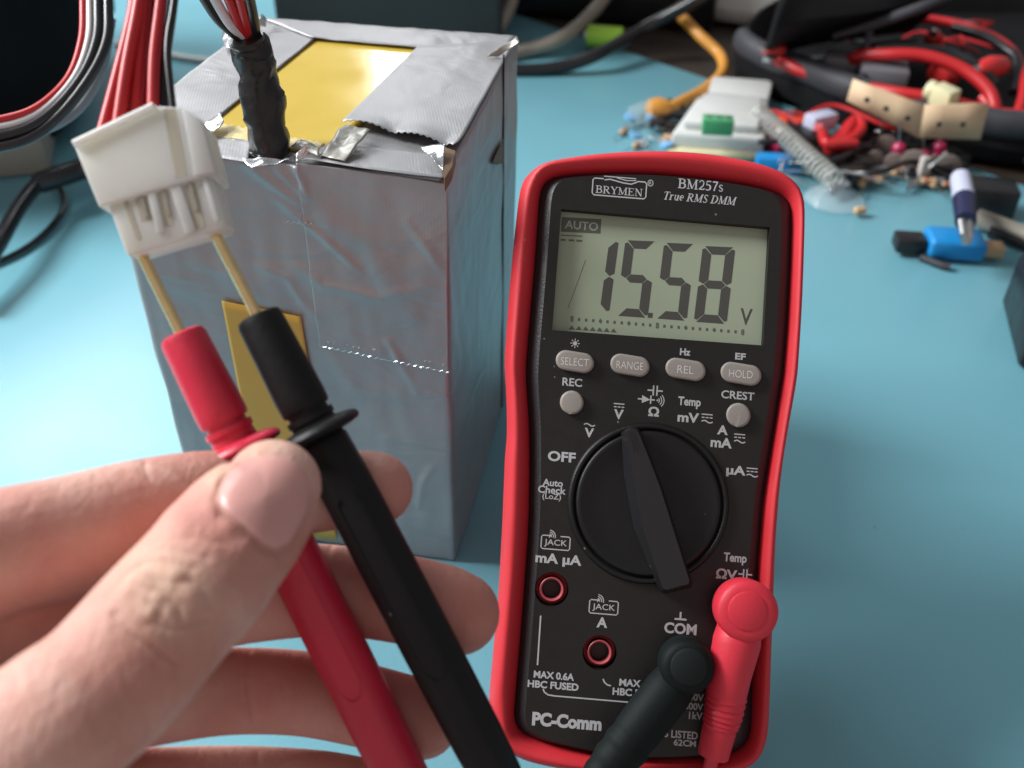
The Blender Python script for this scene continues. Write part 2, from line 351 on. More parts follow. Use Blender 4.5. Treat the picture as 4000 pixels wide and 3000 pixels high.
# ================================================================== MULTIMETER
def crop(x, y, y0): return 1050.7 + .35 * x, y0 + .35 * y
def c3(x, y): return crop(x, y, 276.5)
def c4(x, y): return crop(x, y, 718.9)
def c5(x, y): return crop(x, y, 1106.0)
MU = (CR * 1 - CU * .082 - CF * .045).normalized()
MV = (CR * .066 + CU * 1 + CF * .075); MV = (MV - MU * MV.dot(MU)).normalized()
MN = MU.cross(MV)
MP = D(1400, 985, 0.2735)
def M(px, py, w=0.0):
    r = ray(px, py); o = MP + MN * w
    return EYE + r * ((o - EYE).dot(MN) / r.dot(MN))
def uvw(p): d = p - MP; return Vector((d.dot(MU), d.dot(MV), d.dot(MN)))
def P3(u, v, w): return MP + MU * u + MV * v + MN * w
PXM = 0.2735 / FPX
outer = [c3(*p) for p in [(1050, 105), (1300, 115), (1500, 140), (1700, 185), (1830, 235), (1930, 310), (1980, 400), (1990, 500), (1985, 750), (1975, 1050), (1955, 1400)]] + \
        [c4(*p) for p in [(1940, 300), (1880, 640), (1838, 950), (1812, 1300)]] + [c5(*p) for p in [(1800, 500), (1785, 950), (1772, 1300), (1755, 1450), (1700, 1560), (1600, 1620), (1400, 1655), (1000, 1665), (600, 1640), (300, 1590), (130, 1520), (40, 1420), (5, 1300), (5, 1180), (30, 900), (65, 500), (88, 100)]] + \
        [c4(*p) for p in [(105, 800), (118, 620), (115, 400), (105, 200)]] + [c3(*p) for p in [(108, 1350), (125, 1100), (150, 800), (175, 550), (190, 420), (205, 330), (235, 268), (300, 213), (400, 172), (600, 137), (800, 116)]]
inner = [c3(*p) for p in [(1000, 268), (1200, 282), (1400, 304), (1600, 333), (1740, 362), (1830, 395), (1880, 440), (1897, 520), (1892, 800), (1872, 1200), (1850, 1480)]] + \
        [c4(*p) for p in [(1842, 280), (1768, 740), (1725, 1020), (1700, 1300)]] + [c5(*p) for p in [(1685, 400), (1662, 800), (1650, 1280), (1630, 1420), (1560, 1490), (1400, 1530), (1000, 1542), (700, 1510), (460, 1462), (300, 1418), (205, 1360), (172, 1290), (175, 1200), (205, 850), (240, 400), (262, 60)]] + \
        [c4(*p) for p in [(268, 800), (264, 560), (250, 350)]] + [c3(*p) for p in [(247, 1450), (280, 1050), (305, 750), (325, 450), (338, 370), (370, 318), (430, 288), (600, 272), (800, 266)]]
def polar(outl, w, N=260):
    p = [uvw(M(x, y, w)) for x, y in outl]
    p = [Vector((a.x, a.y, 0)) for a in p]
    pts = catmull2(p, 8)
    ctr = Vector((0, 0, 0))
    res = []
    k = len(pts)
    for i in range(N):
        q = 2 * math.pi * i / N; d = Vector((math.cos(q), math.sin(q) * 1.9, 0)).normalized()
        best = None
        for j in range(k):
            a, b = pts[j], pts[(j + 1) % k]; e = b - a
            den = d.x * e.y - d.y * e.x
            if abs(den) < 1e-12: continue
            t = (a.x * e.y - a.y * e.x) / den; s_ = (a.x * d.y - a.y * d.x) / den
            if t > 0 and -1e-6 <= s_ <= 1 + 1e-6 and (best is None or t > best): best = t
        res.append(d * best)
    return res
Po = polar(outer, 0.001); Pi = polar(inner, 0.0)
meter_base = thing('multimeter', 'red and black digital multimeter propped upright showing 15.58 volts', 'multimeter', (0, 0, 0))
def lay(p, w): return [P3(a.x, a.y, w) for a in p]
def mixl(a, b, t): return [x * (1 - t) + y * t for x, y in zip(a, b)]
def shrink(p, m):                                                   # move an outline inwards by m metres
    k = len(p); out = []
    for i in range(k):
        t = (p[(i + 1) % k] - p[i - 1]).normalized(); out.append(p[i] + Vector((-t.y, t.x, 0)) * m)
    return out
mb = MB()
TH = 0.036
hol = [(shrink(Po, .006), -TH), (shrink(Po, .001), -TH + .004), (Po, -TH + .010), (Po, -.014), (Po, -.0075), (shrink(Po, .0003), -.0045)]
rings = [lay(p, ww) for p, ww in hol]
for t, ww in [(.10, -.0022), (.20, -.0004), (.32, .0010), (.44, .0016), (.54, .0015), (.68, .0008), (.82, -.0004), (.92, -.0018), (.97, -.0028), (1.0, -.0040)]: rings.append(lay(mixl(Po, Pi, t), ww))
mb.rings(rings, cap=True)
holster = mb.build('holster', 'red_rubber', meter_base, angle=70)
# panel: chamfer then flat top with holes for the display and the jacks
def holed(loops, w, m, name, parent):
    bm = bmesh.new()
    for lp in loops:
        vs = [bm.verts.new(p) for p in lp]
        for i in range(len(vs)): bm.edges.new((vs[i], vs[(i + 1) % len(vs)]))
    bmesh.ops.triangle_fill(bm, use_beauty=True, use_dissolve=False, edges=bm.edges[:], normal=MN)
    me = bpy.data.meshes.new(name); bm.to_mesh(me); bm.free()
    return link(name, me, m, parent)
def circ(c, r, w, n=40):                                            # circle, r in picture px
    o = uvw(M(*c, w)); rr = r * PXM
    return [P3(o.x + rr * math.cos(2 * math.pi * k / n), o.y + rr * math.sin(2 * math.pi * k / n), w) for k in range(n)]
def inset(p):
    c = sum(p, Vector()) / len(p); out = []
    for a in p:
        d = a - c; out.append(Vector((c.x + d.x * .905, c.y + d.y * .985, 0)))
    return out
Pf = inset(Pi)
lcdq = [c3(468, 512), c3(1745, 622), c3(1705, 1335), c3(412, 1240)]
W0 = -.0032
lcd_hole = [M(x, y, 0) for x, y in [c3(462, 500), c3(1750, 612), c3(1709, 1342), c3(406, 1247)]]
j1, j2 = c5(403, 478), c5(700, 868)
j3, j4 = c5(1245, 960), c5(1600, 605)
panel = holed([lay(Pf, 0), lcd_hole, circ(j1, 37, 0), circ(j2, 37, 0), circ(j3, 37, 0), circ(j4, 37, 0)], 0, 'panel', 'front_panel', meter_base)
mb = MB(); mb.rings([lay(Pf, -.00002), lay(mixl(Pf, Pi, .1), -.00025), lay(mixl(Pf, Pi, .45), -.0010), lay(Pi, -.0030)], cap=False)
mb.build('panel_edge', 'panel_tex', panel)
# display well, lcd sheet
mb = MB(); lo = [M(x, y, W0) for x, y in lcdq]
lo = [P3(*(uvw(p).x, uvw(p).y, W0)) for p in lcd_hole]
mb.rings([lcd_hole, lo], cap=False); mb.build('display_bezel', 'pit', panel, smooth=False)
mb = MB(); mb.add([P3(uvw(p).x, uvw(p).y, W0 + .0002) for p in lcd_hole], [[0, 1, 2, 3]])
lcd = mb.build('display', 'lcd', meter_base, smooth=False)
for jj in (j1, j2, j3, j4):
    mb = MB(); a = circ(jj, 37, 0); o = uvw(M(*jj, 0))
    def rr(r, ww): return [P3(o.x + r * PXM * math.cos(2 * math.pi * k / 40), o.y + r * PXM * math.sin(2 * math.pi * k / 40), ww) for k in range(40)]
    mb.rings([rr(36.9, -.0001), rr(34, -.004), rr(26.2, -.0042), rr(26, -.0008)], cap=False)
    jk = mb.build('jack', 'pit', panel)
    mb = MB(); mb.rings([rr(26, -.0007), rr(25.6, -.0004), rr(24.5, -.0003), rr(21.5, -.0005), rr(20.4, -.0012)], cap=False)
    mb.build('jack_ring', 'jack_red', jk)
    mb = MB(); mb.rings([rr(20.4, -.0012), rr(19.4, -.0018), rr(19, -.0039), rr(.5, -.0039)], cap=False); mb.build('socket', 'socket', jk)

# ---- printing
EX = Vector((.9967, .0817)); EY = Vector((.066, -.9978))
class Ink:
    def __init__(s, w): s.mb = MB(); s.w = w; s.k = 0
    def up(s): s.k += 1; return s.w + s.k * 2.5e-7
    def poly(s, pts):
        ww = s.up(); s.mb.add([M(x, y, ww) for x, y in pts], [list(range(len(pts)))])
    def line(s, pts, width, closed=False):
        ww = s.up(); P = [Vector(p) for p in pts]; k = len(P); Lp, Rp = [], []
        for i in range(k):
            a = P[(i - 1) % k] if (closed or i > 0) else P[i]; b = P[(i + 1) % k] if (closed or i < k - 1) else P[i]
            t = (b - a).normalized(); n = Vector((-t.y, t.x)) * width / 2
            Lp.append(P[i] + n); Rp.append(P[i] - n)
        q = [M(p.x, p.y, ww) for p in Lp + Rp]
        s.mb.add(q, [[i, (i + 1) % k, k + (i + 1) % k, k + i] for i in range(k if closed else k - 1)])
    def text(s, body, c, wpx, hpx, bold=.02, shear=0.0):
        v, f = glyphs(body, bold, shear)
        x0, x1 = min(a[0] for a in v), max(a[0] for a in v); y0, y1 = min(a[1] for a in v), max(a[1] for a in v)
        c = Vector(c); ww = s.up()
        q = []
        for a in v:
            p = c + EX * ((a[0] - (x0 + x1) / 2) / (x1 - x0) * wpx) + EY * ((a[1] - (y0 + y1) / 2) / (y1 - y0) * hpx)
            q.append(M(p.x, p.y, ww))
        s.mb.add(q, f)
    def loc(s, c, pts): return [Vector(c) + EX * p[0] - EY * p[1] for p in pts]
    def lline(s, c, pts, width, closed=False): s.line(s.loc(c, pts), width, closed)
    def lpoly(s, c, pts): s.poly(s.loc(c, pts))
    def build(s, name, m, parent): return s.mb.build(name, m, parent, smooth=False)
_gc = {}
def glyphs(body, bold, shear):
    key = (body, bold, shear)
    if key in _gc: return _gc[key]
    cu = bpy.data.curves.new('lettering', 'FONT'); cu.body = body; cu.offset = bold; cu.shear = shear; cu.resolution_u = 4
    o = bpy.data.objects.new('lettering', cu); C.objects.link(o)
    dg = bpy.context.evaluated_depsgraph_get(); me = bpy.data.meshes.new_from_object(o.evaluated_get(dg))
    v = [tuple(a.co) for a in me.vertices]; f = [list(p.vertices) for p in me.polygons]
    bpy.data.objects.remove(o); bpy.data.meshes.remove(me); bpy.data.curves.remove(cu)
    _gc[key] = (v, f); return v, f
# strokes of a roman face: (points, width), y up, cap height 1
th, tn = .17, .075
def arc(cx, cy, rx, ry, a0, a1, n=9): return [(cx + rx * math.cos(R(a0 + (a1 - a0) * i / n)), cy + ry * math.sin(R(a0 + (a1 - a0) * i / n))) for i in range(n + 1)]
def serif(x, y, l=.17): return ([(x - l, y), (x + l, y)], tn)
def stem(x): return [([(x, 0), (x, 1)], th), serif(x, .035), serif(x, .965)]
ROMAN = {
 'B': (.74, stem(.17) + [([(.17, .96), (.38, .96)] + arc(.38, .755, .2, .205, 90, -90) + [(.17, .53)], .09), ([(.3, .53), (.4, .53)] + arc(.4, .285, .24, .245, 90, -90) + [(.17, .04)], .1), (arc(.38, .755, .2, .2, 50, -50), th * .9), (arc(.4, .285, .24, .24, 50, -50), th)]),
 'R': (.80, stem(.17) + [([(.17, .96), (.38, .96)] + arc(.38, .74, .2, .22, 90, -90) + [(.17, .5)], .09), (arc(.38, .74, .2, .2, 50, -50), th * .9), ([(.36, .5), (.66, .04)], th), ([(.6, .035), (.8, .035)], tn)]),
 'Y': (.76, [([(.1, .97), (.38, .5)], th), ([(.66, .97), (.4, .5)], tn), ([(.38, .5), (.38, 0)], th), serif(.38, .035), serif(.1, .965, .13), serif(.65, .965, .13)]),
 'M': (1.0, [([(.15, 0), (.15, 1)], tn), ([(.15, .97), (.48, .06)], th), ([(.48, .06), (.8, .97)], tn), ([(.82, 0), (.82, 1)], th), serif(.15, .035, .13), serif(.82, .035, .17), ([(.02, .965), (.2, .965)], tn), ([(.76, .965), (.98, .965)], tn)]),
 'E': (.70, stem(.17) + [([(.17, .96), (.6, .96), (.61, .78)], tn), ([(.17, .52), (.45, .52)], tn), ([(.45, .4), (.45, .64)], .06), ([(.17, .04), (.62, .04), (.65, .24)], tn)]),
 'N': (.84, [([(.15, 0), (.15, 1)], tn), ([(.15, .97), (.7, .03)], th), ([(.7, 0), (.7, 1)], tn), serif(.15, .035, .13), ([(.02, .965), (.2, .965)], tn), serif(.7, .965, .13)]),
 '2': (.56, [(arc(.27, .7, .19, .27, 170, 0), .10), ([(.46, .7), (.4, .45), (.09, .08)], th * .8), ([(.05, .07), (.5, .07), (.52, .2)], .12)]),
 '5': (.56, [([(.5, .94), (.15, .94)], .12), ([(.15, .96), (.11, .55)], tn), ([(.11, .55)] + arc(.24, .31, .23, .28, 110, -110) + [(.05, .1)], .11), (arc(.24, .31, .22, .26, 60, -60), th)]),
 '7': (.54, [([(.05, .92), (.5, .92)], .15), ([(.48, .93), (.3, .45), (.2, 0)], th * .85)]),
 's': (.46, [(arc(.22, .5, .14, .155, 30, 200) + [(.3, .3)] + arc(.22, .18, .15, .155, 30, -170), .095), ([(.12, .45), (.32, .27)], .13)]),
 'T': (.72, [([(.36, 0), (.36, 1)], th), serif(.36, .035), ([(.04, .8), (.05, .96), (.67, .96), (.68, .8)], tn)]),
 'r': (.48, [([(.14, 0), (.14, .66)], th), serif(.14, .035, .14), ([(.0, .63), (.14, .63)], tn), ([(.16, .5), (.3, .64), (.42, .6)], .11)]),
 'u': (.62, [([(.14, .68), (.14, .2), (.24, .05), (.36, .06), (.46, .18)], .12), ([(.46, 0), (.46, .68)], th), serif(.55, .035, .06), ([(.02, .64), (.14, .64)], tn), ([(.34, .64), (.46, .64)], tn)]),
 'e': (.52, [([(.08, .37), (.42, .37)] + arc(.25, .37, .18, .30, 0, 310), .10), (arc(.25, .37, .17, .28, 120, 240), .15)]),
 'S': (.60, [(arc(.29, .745, .19, .215, 20, 215) + [(.4, .42)] + arc(.29, .25, .21, .22, 40, -165), .10), ([(.15, .66), (.42, .38)], .16)]),
 'D': (.84, stem(.17) + [([(.17, .96), (.36, .96)] + arc(.36, .5, .36, .46, 90, -90) + [(.17, .04)], .085), (arc(.36, .5, .35, .44, 50, -50), th)]),
 ' ': (.3, []), }
def roman(ink, body, c, wpx, hpx, slant=0.0, bold=1.0):
    x = 0; st = []
    for ch in body:
        wd, ss = ROMAN[ch]
        for pts, wi in ss: st.append(([(p[0] + x, p[1]) for p in pts], wi))
        x += wd + .03
    sx = wpx / x
    for pts, wi in st:
        q = [((px - x / 2) * sx + (py - .5) * hpx * slant, -(py - .5) * hpx) for px, py in pts]
        ink.lline(c, q, wi * hpx * .95 * bold)
k_ = .35
ink = Ink(.00004)
roman(ink, 'BRYMEN', c3(820, 388), 292 * k_, 46 * k_)
fr = [(-166, -46), (-160, -56), (-105, -56)]
cc = c3(821, 371)
def sc(p): return [(a * k_, b * k_) for a, b in p]
ink.lline(cc, sc([(-100, -50), (-155, -50), (-166, -40), (-166, 42), (-155, 54), (155, 54), (166, 42), (166, -40), (155, -50), (112, -50), (100, -42), (70, -30), (20, -34), (-60, -50), (-95, -44)]), 7.5 * k_)
ink.lline(cc, sc([(-100, -66), (100, -66), (98, -54), (40, -50), (-20, -62)]), 6 * k_)
cr_ = c3(1013, 340)
ink.lline(cr_, [(5.6 * math.cos(a / 12 * 6.2832), 6.6 * math.sin(a / 12 * 6.2832)) for a in range(12)], 1.6, True)
ink.text('R', cr_, 5, 6.5, .01)
roman(ink, 'BM257s', c3(1325, 352), 285 * k_, 60 * k_)
roman(ink, 'True RMS DMM', c3(1318, 434), 450 * k_, 50 * k_, slant=.25)
ink.build('brand_lettering', 'ink', panel)

ink = Ink(.00004)
c = c4(547, 65)
ink.lpoly(c, [(4.6 * math.cos(a / 12 * 6.2832), 4.6 * math.sin(a / 12 * 6.2832)) for a in range(12)])
for a in range(8):
    q = a / 8 * 6.2832; ink.lline(c, [(6 * math.cos(q), 6 * math.sin(q)), (10 * math.cos(q), 10 * math.sin(q))], 1.9)
B_ = .034
def tx(s_, c, wd, hd, bold=B_): ink.text(s_, c, wd * k_, hd * k_, bold)
tx('Hz', c4(1227, 118), 65, 43); tx('EF', c4(1568, 146), 65, 41)
tx('REC', c4(530, 305), 122, 50, .02); tx('CREST', c4(1552, 386), 205, 50, .02)
def tilde(c, wd, wid=2.8): ink.lline(c, [(wd * (t / 10 - .5), -math.sin(t / 10 * 6.2832) * wd * .10) for t in range(11)], wid)
def dcsym(c, wd, wid=2.4):
    ink.lline((c[0], c[1] - 4), [(-wd / 2, 0), (wd / 2, 0)], wid)
    for t in (-1, 0, 1): ink.lline((c[0], c[1] + 2.8), [(t * wd * .36 - wd * .13, 0), (t * wd * .36 + wd * .13, 0)], wid)
def acdc(c, wd=24): dcsym((c[0], c[1] - 4), wd); tilde((c[0], c[1] + 7.5), wd, 2.6)
tx('V', c4(635, 617), 58, 58); tilde(c4(636, 568), 24)
tx('V', c4(817, 503), 60, 60); dcsym(c4(819, 450), 23)
def cap(c, wd, ht, wid=3.2):
    for q in (-1, 1):
        ink.lline(c, [(q * wd * .12, -ht / 2), (q * wd * .12, ht / 2)], wid); ink.lline(c, [(q * wd * .12, 0), (q * wd / 2, 0)], wid)
cap(c4(1042, 357), 33, 22)
c = c4(1000, 412)
ink.lline(c, [(-23, 0), (-12, 0)], 3); ink.lpoly(c, [(-14, -8.5), (-14, 8.5), (4, 0)]); ink.lline(c, [(5, -9), (5, 9)], 3); ink.lline(c, [(5, 0), (14, 0)], 3)
def waves(c, s_, rot=0, n=3):
    for i in range(n):
        r_ = s_ * (i + 1.3); ink.lline(c, [(r_ * math.cos(R(rot + a)), r_ * math.sin(R(rot + a))) for a in (-48, -24, 0, 24, 48)], 2.0)
ink.lpoly(c4(1056, 417), [(2.2 * math.cos(a), 2.2 * math.sin(a)) for a in (0, 1.05, 2.1, 3.14, 4.2, 5.2)]); waves(c4(1050, 417), 5)
tx('Ω', c4(1033, 486), 66, 60)
tx('Temp', c4(1253, 432), 140, 70, .03); tx('mV', c4(1246, 523), 132, 60); acdc(c4(1362, 527))
tx('A', c4(1458, 600), 66, 58); tx('mA', c4(1450, 678), 132, 62); acdc(c4(1563, 650))
tx('µA', c4(1540, 855), 120, 70); acdc(c4(1640, 860))
tx('OFF', c4(465, 765), 172, 63); tx('Auto', c4(410, 926), 125, 43, .024); tx('Check', c4(405, 970), 172, 46, .024); tx('(LoZ)', c4(403, 1015), 115, 45, .01)
ink.build('dial_lettering', 'ink', panel)
ink = Ink(.00004)
def jack(c, cw):
    hw, hh = 31, 14.5
    ink.lline(c, [(-9, -hh), (-hw + 3, -hh), (-hw, -hh + 3), (-hw, hh - 3), (-hw + 3, hh), (hw - 3, hh), (hw, hh - 3), (hw, -hh + 3), (hw - 3, -hh), (10, -hh)], 2.4)
    ink.text('JACK', (c[0], c[1] + 1.5), 49, 16.5, .006); ink.lpoly((c[0] - 13, c[1] - 13), [(1.7 * math.cos(a), 1.7 * math.sin(a)) for a in (0, 1.05, 2.1, 3.14, 4.2, 5.2)])
    waves((c[0] - 14, c[1] - 14), 4.2, -35)
jack(c5(427, 190), 0); jack(c5(724, 588), 0)
tx('mA µA', c5(445, 297), 285, 76); tx('A', c5(714, 682), 66, 64)
tx('Temp', c5(1535, 290), 142, 72, .03); tx('ΩV', c5(1483, 383), 130, 64); cap(c5(1597, 385), 30, 22)
ink.lline(c5(1198, 662), [(-13, 0), (13, 0)], 4); ink.lline(c5(1198, 640), [(0, -8), (0, 8)], 4)
tx('COM', c5(1198, 720), 200, 68)
ink.line([c5(335, 640), c5(315, 945)], 3.2)
tx('MAX 0.6A', c5(417, 1010), 250, 46); tx('HBC FUSED', c5(412, 1070), 315, 46)
tx('MAX 10A', c5(945, 1060), 250, 46); tx('HBC FUSED', c5(936, 1118), 315, 46)
ink.line([c5(350, 1092), c5(358, 1112), c5(380, 1128), c5(420, 1135), c5(900, 1176), c5(1120, 1194)], 3.0)
ink.line([c5(720, 1030), c5(728, 1050), c5(745, 1066), c5(768, 1073)], 3.0)
tx('300V', c5(1283, 1143), 118, 44, .024); tx('600V', c5(1280, 1200), 118, 44, .024); tx('1kV', c5(1292, 1258), 85, 46, .024)
tx('US LISTED', c5(1183, 1372), 245, 48, .026); tx('62CM', c5(1225, 1426), 138, 40, .026)
tx('PC-Comm', c5(497, 1292), 430, 86, .05)
ink.build('jack_lettering', 'ink', panel)
# ---- display contents
ink = Ink(W0 + .00024)
def seven(TL, TR, BL, BR, segs, t=58, g=2.2):
    TL, TR, BL, BR = (Vector(c3(*p)) for p in (TL, TR, BL, BR))
    hw = (TR - TL).length; hh = (BL - TL).length
    a = t * k_ / hw; b = t * .86 * k_ / hh; gx = g * k_ / hw; gy = g * k_ / hh
    def q(x, y): return TL * (1 - x) * (1 - y) + TR * x * (1 - y) + BL * (1 - x) * y + BR * x * y
    m = .5; hb = b / 2; r = .22
    sg = {'a': [(a * r + gx, 0), (1 - a * r - gx, 0), (1 - a - gx, b), (a + gx, b)],
          'd': [(a + gx, 1 - b), (1 - a - gx, 1 - b), (1 - a * r - gx, 1), (a * r + gx, 1)],
          'g': [(a * .55 + gx, m), (a + gx, m - hb), (1 - a - gx, m - hb), (1 - a * .55 - gx, m), (1 - a - gx, m + hb), (a + gx, m + hb)],
          'f': [(0, b * .35 + gy), (a * .3, b * r + gy), (a, b + gy), (a, m - hb - gy), (a * .5, m - gy), (0, m - hb * .6 - gy)],
          'e': [(0, m + hb * .6 + gy), (a * .5, m + gy), (a, m + hb + gy), (a, 1 - b - gy), (a * .3, 1 - b * r - gy), (0, 1 - b * .35 - gy)],
          'b': [(1, b * .35 + gy), (1 - a * .3, b * r + gy), (1 - a, b + gy), (1 - a, m - hb - gy), (1 - a * .5, m - gy), (1, m - hb * .6 - gy)],
          'c': [(1, m + hb * .6 + gy), (1 - a * .5, m + gy), (1 - a, m + hb + gy), (1 - a, 1 - b - gy), (1 - a * .3, 1 - b * r - gy), (1, 1 - b * .35 - gy)]}
    for s_ in segs: ink.poly([q(*p) for p in sg[s_]])
seven((622, 678), (818, 690), (555, 1125), (757, 1145), 'bc')
seven((858, 692), (1052, 700), (798, 1158), (995, 1172), 'afgcd')
seven((1097, 708), (1290, 716), (1040, 1175), (1236, 1190), 'afgcd')
seven((1336, 728), (1537, 737), (1279, 1195), (1482, 1210), 'abcdefg')
ink.poly([c3(*p) for p in [(998, 1140), (1028, 1142), (1024, 1172), (994, 1170)]])
ink.text('V', c3(1603, 1165), 74 * k_, 102 * k_, .01)
ink.build('digits', 'seg', lcd)
ink = Ink(W0 + .00024)
ink.poly([c3(*p) for p in [(466, 549), (710, 562), (704, 652), (460, 640)]])
ink.build('auto_box', 'seg_soft', lcd)
ink = Ink(W0 + .00024)
ink.line([c3(460, 661), c3(592, 668)], 2.4)
for a, b in ((460, 490), (508, 542), (556, 592)): ink.line([c3(a, 690 + (a - 460) * .05), c3(b, 690 + (b - 460) * .05)], 4.0)
ink.build('direct_current_sign', 'seg_soft', lcd)
ink = Ink(W0 + .00024)
for i in range(25):
    x = 528 + i * 43.9; y = 1178 + i * 3.42
    if i % 12 == 0: ink.text('8', c3(x, y), 7, 13, .03)
    elif i % 4 == 0: ink.poly([c3(x - 12, y), c3(x, y - 16), c3(x + 12, y), c3(x, y + 16)])
    else: ink.poly([c3(x - 7, y - 9), c3(x + 7, y - 8), c3(x + 6, y + 10), c3(x - 8, y + 9)])
for i in range(7):
    x = 527 + i * 43; y = 1232 + i * 3
    ink.poly([c3(x - 19, y + 10), c3(x, y - 14), c3(x + 19, y + 12)])
ink.build('bar_graph', 'seg_soft', lcd)
ink = Ink(W0 + .00028)
ink.text('AUTO', c3(587, 602), 205 * k_, 52 * k_, 0.016)
ink.build('auto_lettering', 'lcd', lcd)
ink = Ink(W0 + .00026)
ink.line([c3(612, 815), c3(560, 960), c3(502, 1115)], .9); ink.build('scratch', 'seg', lcd)
# ---- buttons
def stadium(c, wd, ht, w, grow=0):
    r_ = ht / 2 + grow; hx = max(0, wd / 2 - ht / 2); pts = []
    for k in range(13): q = R(-90 + 180 * k / 12); pts.append((hx + r_ * math.cos(q), r_ * math.sin(q)))
    for k in range(13): q = R(90 + 180 * k / 12); pts.append((-hx + r_ * math.cos(q), r_ * math.sin(q)))
    o = uvw(M(*c, w)); out = []
    for x, y in pts:
        p = EX * x - EY * y; out.append(P3(o.x + p.x * PXM, o.y - p.y * PXM, w))
    return out
def button(c, wd, ht, label, tw):
    mb = MB(); mb.rings([stadium(c, wd, ht, -.0004 + .0009, 5.5), stadium(c, wd, ht, .00006, 6.5)], cap=False)
    mb = MB(); n = len(stadium(c, wd, ht, 0)); mb.add(stadium(c, wd, ht, .00003, 6.0), [list(range(n))])
    gap = mb.build('button_gap', 'pit', panel, smooth=False)
    mb = MB(); mb.rings([stadium(c, wd, ht, w, g) for w, g in [(0, 0), (.0009, 0), (.0014, -.9), (.00165, -3.2), (.0017, -6)]])
    b = mb.build('button', 'button', meter_base, angle=60)
    if label:
        global ink
        ink = Ink(.00174); ink.text(label, (c[0], c[1] + .5), tw * k_, 47 * k_, -.006); ink.build('button_lettering', 'button_ink', b)
button(c4(546, 178), 240 * k_, 126 * k_, 'SELECT', 172); button(c4(886, 200), 245 * k_, 126 * k_, 'RANGE', 166)
button(c4(1229, 226), 249 * k_, 126 * k_, 'REL', 100); button(c4(1571, 253), 252 * k_, 128 * k_, 'HOLD', 146)
button(c4(527, 430), 148 * k_, 148 * k_, None, 0); button(c4(1555, 508), 150 * k_, 150 * k_, None, 0)
# ---- rotary dial
dc = c4(997, 1050); o = uvw(M(*dc, 0)); oc = P3(o.x, o.y, 0)
mm = lambda r_: r_ * k_ * PXM
mb = MB(); mb.lathe(oc, MN, [(.0, mm(495)), (.0009, mm(490)), (.0014, mm(478)), (.0013, mm(462)), (.0006, mm(455)), (.0004, mm(446)), (.0013, mm(440)), (.0017, mm(430)), (.0016, mm(410)), (.0009, mm(370)), (.0007, mm(250)), (.0007, .0001)], 96, side=MU)
dial = mb.build('rotary_dial', 'knob', meter_base, angle=60)
mb = MB()
topp = [c4(*p) for p in [(862, 604), (890, 590), (922, 592), (940, 615), (1000, 760), (1075, 950), (1160, 1225), (1255, 1535), (1248, 1556), (1108, 1592), (1088, 1580), (1030, 1400), (960, 1190), (905, 890)]]
base = [c4(*p) for p in [(828, 618), (880, 580), (930, 584), (954, 612), (1012, 756), (1086, 946), (1172, 1222), (1272, 1545), (1262, 1572), (1100, 1612), (1062, 1590), (985, 1400), (905, 1190), (850, 890)]]
ctr = uvw(M(*c4(1010, 1090), 0))
def ly(pl, w0): return [M(x, y, w0) for x, y in pl]
mb.rings([ly(base, .0006), ly([(Vector(a) * .45 + Vector(b) * .55) for a, b in zip(base, topp)], .0048), ly([(Vector(a) * .08 + Vector(b) * .92) for a, b in zip(base, topp)], .0066), ly([Vector(b) + (Vector(c4(1010, 1090)) - Vector(b)).normalized() * 2.0 for b in topp], .0072)])
kn = mb.build('knob', 'pointer', dial, angle=50)
ink = Ink(.00726)
for a, b in (((882, 612), (918, 735)), ((898, 608), (936, 740)), ((912, 606), (948, 722))): ink.line([c4(*a), c4(*b)], 2.0)
ink.build('pointer_grooves', 'pit', kn)
# ---- tilt stand on the back and its reach to the desk
lowest = min((P3(a.x, a.y, -TH + .010).z for a in Po))
bk = P3(0, 0.018, -TH); bx = MU
ft = Vector((bk.x, bk.y + .045, 0.0)); ft = Vector((ft.x, ft.y, 0.002))
mb = MB(); d = ft - bk; d_n = d.normalized(); nn = MU.cross(d_n)
mb.box((bk + ft) / 2, MU * .022, d / 2, nn * .0018)
mb.build('tilt_stand', 'panel_tex', meter_base, bevel=.001)
METER_LOW = lowest

# ================================================================== TEST PLUGS
def plug(name, label, head, pts, mh, mdisc, mbody):
    root = thing(name, label, 'test plug', M(*head, 0))
    o = uvw(M(*head, .010)); hc = P3(o.x, o.y, 0)
    return root, hc
def path(pl): return [M(x, y, w) for x, y, w in pl]
hp = c5(1600, 605)
root = thing('banana_plug', 'red right angled test plug with ribbed sleeve in the volt socket', 'test plug', M(*hp, 0))
o = uvw(M(*hp, .010)); hc = P3(o.x, o.y, 0)
rh = 180 * k_ * PXM
mb = MB(); mb.lathe(hc, MN, [(-.006, .0019), (.0006, .0019), (.0006, rh * .86), (.004, rh * .97), (.0085, rh), (.0125, rh * .99), (.0137, rh * .9), (.0140, rh * .66)], 48, side=MU)
mb.build('plug_head', 'plug_red', root, angle=50)
o2 = uvw(M(*c5(1612, 612), .014)); hd = P3(o2.x, o2.y, 0)
mb = MB(); mb.lathe(hd, MN, [(.0132, rh * .64), (.0143, rh * .62), (.0146, rh * .56), (.0147, 0.0001)], 48, side=MU)
mb.build('plug_disc', 'plug_red', root, angle=50)
axis = [(1585, 600), (1545, 800), (1500, 1000), (1480, 1130), (1463, 1240), (1440, 1330), (1400, 1500)]
wd_ = [118, 140, 128, 118, 112, 102, 92]
pp = [M(*c5(x, y), w_) for (x, y), w_ in zip(axis, (.0050, .0070, .0068, .0060, .0052, .0044, .0032))]
rd = [x * k_ * PXM for x in wd_]
P_, R_ = catmull(pp, rd, 10)
R2 = []
